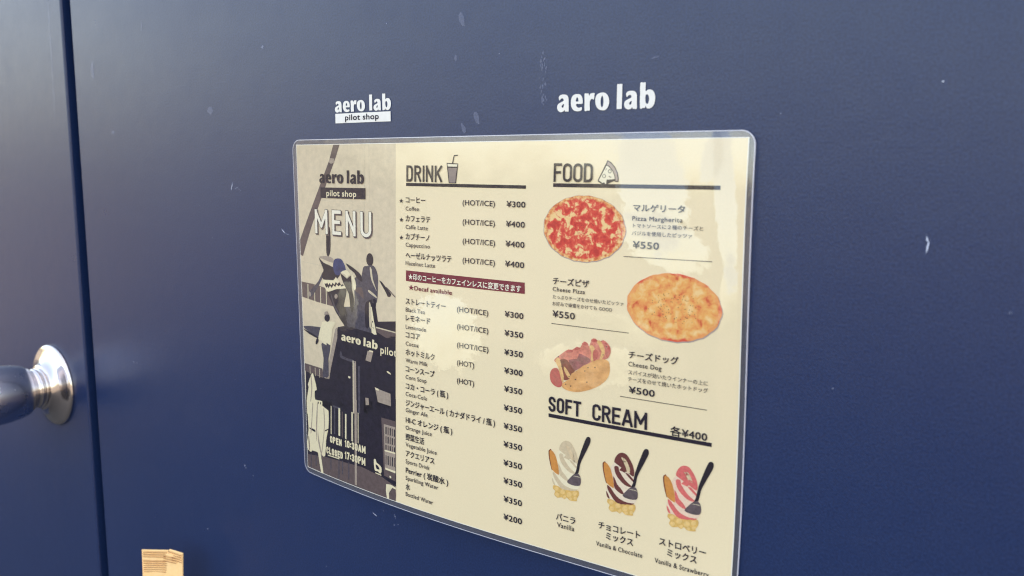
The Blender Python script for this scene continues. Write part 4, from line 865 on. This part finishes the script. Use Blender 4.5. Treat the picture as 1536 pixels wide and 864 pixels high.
for nme in PHOTO+[k for k in byname if '#' in k]:
    P_ = Print()
    for colr, lay, pts in byname[nme]:
        q = clean(clipx(pts))
        if len(q) > 2:
            if nme.split('#')[0] in SMOOTH: q = clean(smooth_closed(q, 2))
            q = clean(clipx(q))
            try: P_.poly(q, colr, lay+1)
            except ValueError: pass
    P_.build('printed_'+REN.get(nme.split('#')[0], nme.split('#')[0]), photo)
P_ = Print(); P_.poly([(25.9, 29.1), (67.2, 28.8), (67.2, 35.3), (25.9, 35.5)], 'ink', 12); texts(P_, 'pl', 14); P_.build('printed_logo', photo)
P_ = Print(); texts(P_, 'ps', 13); P_.build('printed_shop_sign', photo)
P_ = Print(); strokes_fat(P_, 'menu', 10.5, .75, .75, .30, 'brown'); strokes_fat(P_, 'menu', 12, 0, 0, .30, 'ink'); strokes(P_, 'menu', 14); P_.build('printed_title', photo, 'white outlined word MENU')
P_ = Print(); strokes(P_, 'op', 13); P_.build('printed_opening_hours', photo)
# ---- headings, rules and icons
def rule(P, x0, x1, y0, y1, h, m='ink', lay=5): P.poly([(x0, y0), (x1, y1), (x1, y1+h), (x0, y0+h)], m, lay)
P_ = Print(); strokes(P_, 'hd'); hd = P_.build('drink_heading', menu)
P_ = Print(); rule(P_, 101, 185.2, 25.2, 25.2, 1.7); P_.build('rule', hd)
P_ = Print(); [P_.poly(p, c, l+5) for c, l, p in byname['cup_icon']]; P_.build('cup_icon', hd)
P_ = Print(); strokes(P_, 'hf'); hf = P_.build('food_heading', menu)
P_ = Print(); rule(P_, 201.7, 288.3, 23.9, 23.7, 1.8); P_.build('rule', hf)
P_ = Print(); [P_.poly(p, c, l+5) for c, l, p in byname['pizza_icon']]; P_.build('pizza_slice_icon', hf)
P_ = Print(); strokes(P_, 'hs'); hs = P_.build('soft_cream_heading', menu)
P_ = Print(); rule(P_, 201.2, 287.9, 139.9, 139.6, 1.9); P_.build('rule', hs)
P_ = Print(); texts(P_, 's'); P_.build('price', hs)
for k in range(16):
    entry('d%d' % k, 'drink_line', menu)
P_ = Print(); P_.poly([(101, 74.4), (185.6, 74.3), (185.7, 80.1), (101, 80.5)], 'maroon', 5); bn = P_.build('notice_banner', menu)
P_ = Print(); texts(P_, 'ban', only=(0,)); P_.build('banner_text', bn)
P_ = Print(); texts(P_, 'ban', only=(1,)); P_.build('decaf_note', bn)
# ---- food
def ell(cx, cy, rx, ry, n=56, j=.012, seed=1):
    return [(cx+rx*math.cos(2*math.pi*k/n)*(1+j*math.sin(k*1.7+seed)), cy+ry*math.sin(2*math.pi*k/n)*(1+j*math.cos(k*2.3+seed))) for k in range(n)]
fe = []
for k, (a, b, y0, y1) in enumerate([(242, 285.8, 57.2, 56.9), (202.3, 245.6, 93.3, 93.3), (241.6, 285.2, 124.6, 124.5)]):
    fe.append(entry('f%d' % k, 'food_entry', menu, (a, b, y0, y1)))
P_ = Print(); P_.poly(ell(219.7, 45.6, 23.3, 16.2), 'crustg', 3); P_.poly(ell(219.7, 45.4, 22.9, 15.9), 'pizza_red', 5); P_.build('pizza_picture', fe[0], 'round pizza with red sauce and white cheese')
P_ = Print(); P_.poly([(x*1.0+.3, y+.5) for x, y in ell(267.6, 79.2, 23.4, 15.8)], 'crustg', 3); P_.poly(ell(267.6, 79.2, 23.3, 15.7), 'pizza_cheese', 5); P_.build('pizza_picture', fe[1], 'orange cheese pizza with black pepper')
hd_ = None
for nme in ('hotdog_bun', 'hotdog_sausage', 'hotdog_mustard', 'pepper'):
    P_ = Print(); [P_.poly(smooth_closed(p, 2), c, l+3, 2.) for c, l, p in byname[nme]]
    P_.build(nme, fe[2])
# ---- soft creams
for k, (dx, dy, c1, c2) in enumerate([(0, 0, 'van1', 'van2'), (31.3, .3, 'cho1', 'cho2'), (63.3, .5, 'str1', 'str2')]):
    se = entry('s%d' % k, 'soft_cream_entry', menu)
    for nme in ('swirl', 'wafer', 'cereal', 'spoon'):
        P_ = Print()
        for c, l, p in byname[nme]: P_.poly(smooth_closed([(x+dx, y+dy) for x, y in p], 2), {'sw1': c1, 'sw2': c2, 'sw3': 'sw3c'}.get(c, c), l+3)
        P_.build({'cereal': 'cereal_picture', 'swirl': 'ice_cream_swirl', 'wafer': 'wafer_biscuit', 'spoon': 'spoon_picture'}[nme], se)

# ================================================================== KRAFT SACHETS at the lower edge
def kraft_b(t, b):
    c = objc(t); n = tnoise(t, c, 300, 5, .6)
    t.links.new(mixc(t, n.outputs[0], (.90, .54, .21, 1), (.97, .66, .33, 1)), b.inputs['Base Color'])
mat('kraft_paper', (.85, .6, .33), .75, build=kraft_b)
mat('kraft_groove_shade', (.40, .15, .05), .85)
def sachet(cx, off, ztop, width, length, yawd, rolld, label, bands, side=True):
    """flat paper stick standing upright; ridges pressed across its end"""
    root = empty('paper_sachet', (cx, -off, ztop-length)); tag(root, label, 'sachet', 'kraft paper sachets standing together')
    R = Matrix.Rotation(math.radians(yawd), 3, 'Z') @ Matrix.Rotation(math.radians(rolld), 3, 'Y')
    def T(x, y, z): q = R @ Vector((x, y, z-length)); return (cx+q.x, -off+q.y, ztop+q.z)
    nx, nz = 26, 180; V = []; F = []
    for j in range(nz+1):
        d = length*j/nz
        for i in range(nx+1):
            x = (i/nx-.5)*width; body = .0016*(1-(2*i/nx-1)**2)*min(1, max(0, (d-.010)/.02))
            rid = 0
            for a, b, p in bands:
                if a <= d <= b: rid = .00022*math.sin(2*math.pi*(d-a)/p)
            if side and i < 5 and d > .009: rid = .0002*math.sin(2*math.pi*d/.0013)
            V.append(T(x, -(body+.0004+rid), length-d))
    n0 = len(V)
    for j in range(nz): 
        for i in range(nx): a = j*(nx+1)+i; F.append([a, a+nx+1, a+nx+2, a+1])
    for j in (0, nz):
        for i in range(nx+1): V.append(T((i/nx-.5)*width, .0004, length-length*j/nz))
    m = nx+1
    for i in range(nx): F.append([i, i+1, n0+i+1, n0+i]); 
    F.append([n0, n0+nx, n0+m+nx, n0+m]); F.append([0, n0, n0+m, nz*m]); F.append([nx, nz*m+nx, n0+m+nx, n0+nx])
    mk('sachet_body', V, F, 'kraft_paper', root)
    # dark strips over the ridge troughs, groove shade put into colour
    V = []; F = []
    for a, b, p in bands:
        z = a+p*.75
        while z < b:
            k = len(V); x0, x1 = -width/2*(.90), width/2*.92
            V += [T(x0, -.00066-.0002, length-z), T(x1, -.00066-.0002, length-z-.0000), T(x1, -.00066-.0002, length-z-.0005), T(x0, -.00066-.0002, length-z-.0005)]; F.append([k, k+3, k+2, k+1]); z += p
    o = mk('crimp_shade_line', V, F, 'kraft_groove_shade', root); o['kind'] = 'stuff'
SX = (-.1406, .030, Z0-.3004)
sachet(SX[0], SX[1], SX[2], .0198, .06, 38, 1.5, 'front kraft paper sachet with crimped lines, leftmost of the bundle at the lower edge', [(.0004, .0052, .0017), (.0072, .0172, .0017)])
sachet(SX[0]+.0150, SX[1]-.008, SX[2]+.0002, .0130, .06, 14, 4, 'kraft paper sachet at the right rear of the bundle, its crimped end highest', [(.0004, .0072, .0018)], False)
sachet(SX[0]+.0100, SX[1]-.006, SX[2]-.0026, .0125, .06, 20, 3, 'narrow kraft paper sachet squeezed between the front and rear ones', [(.0010, .0060, .0018)], False)
bpy.data.objects.remove(_to); bpy.data.curves.remove(_tc)
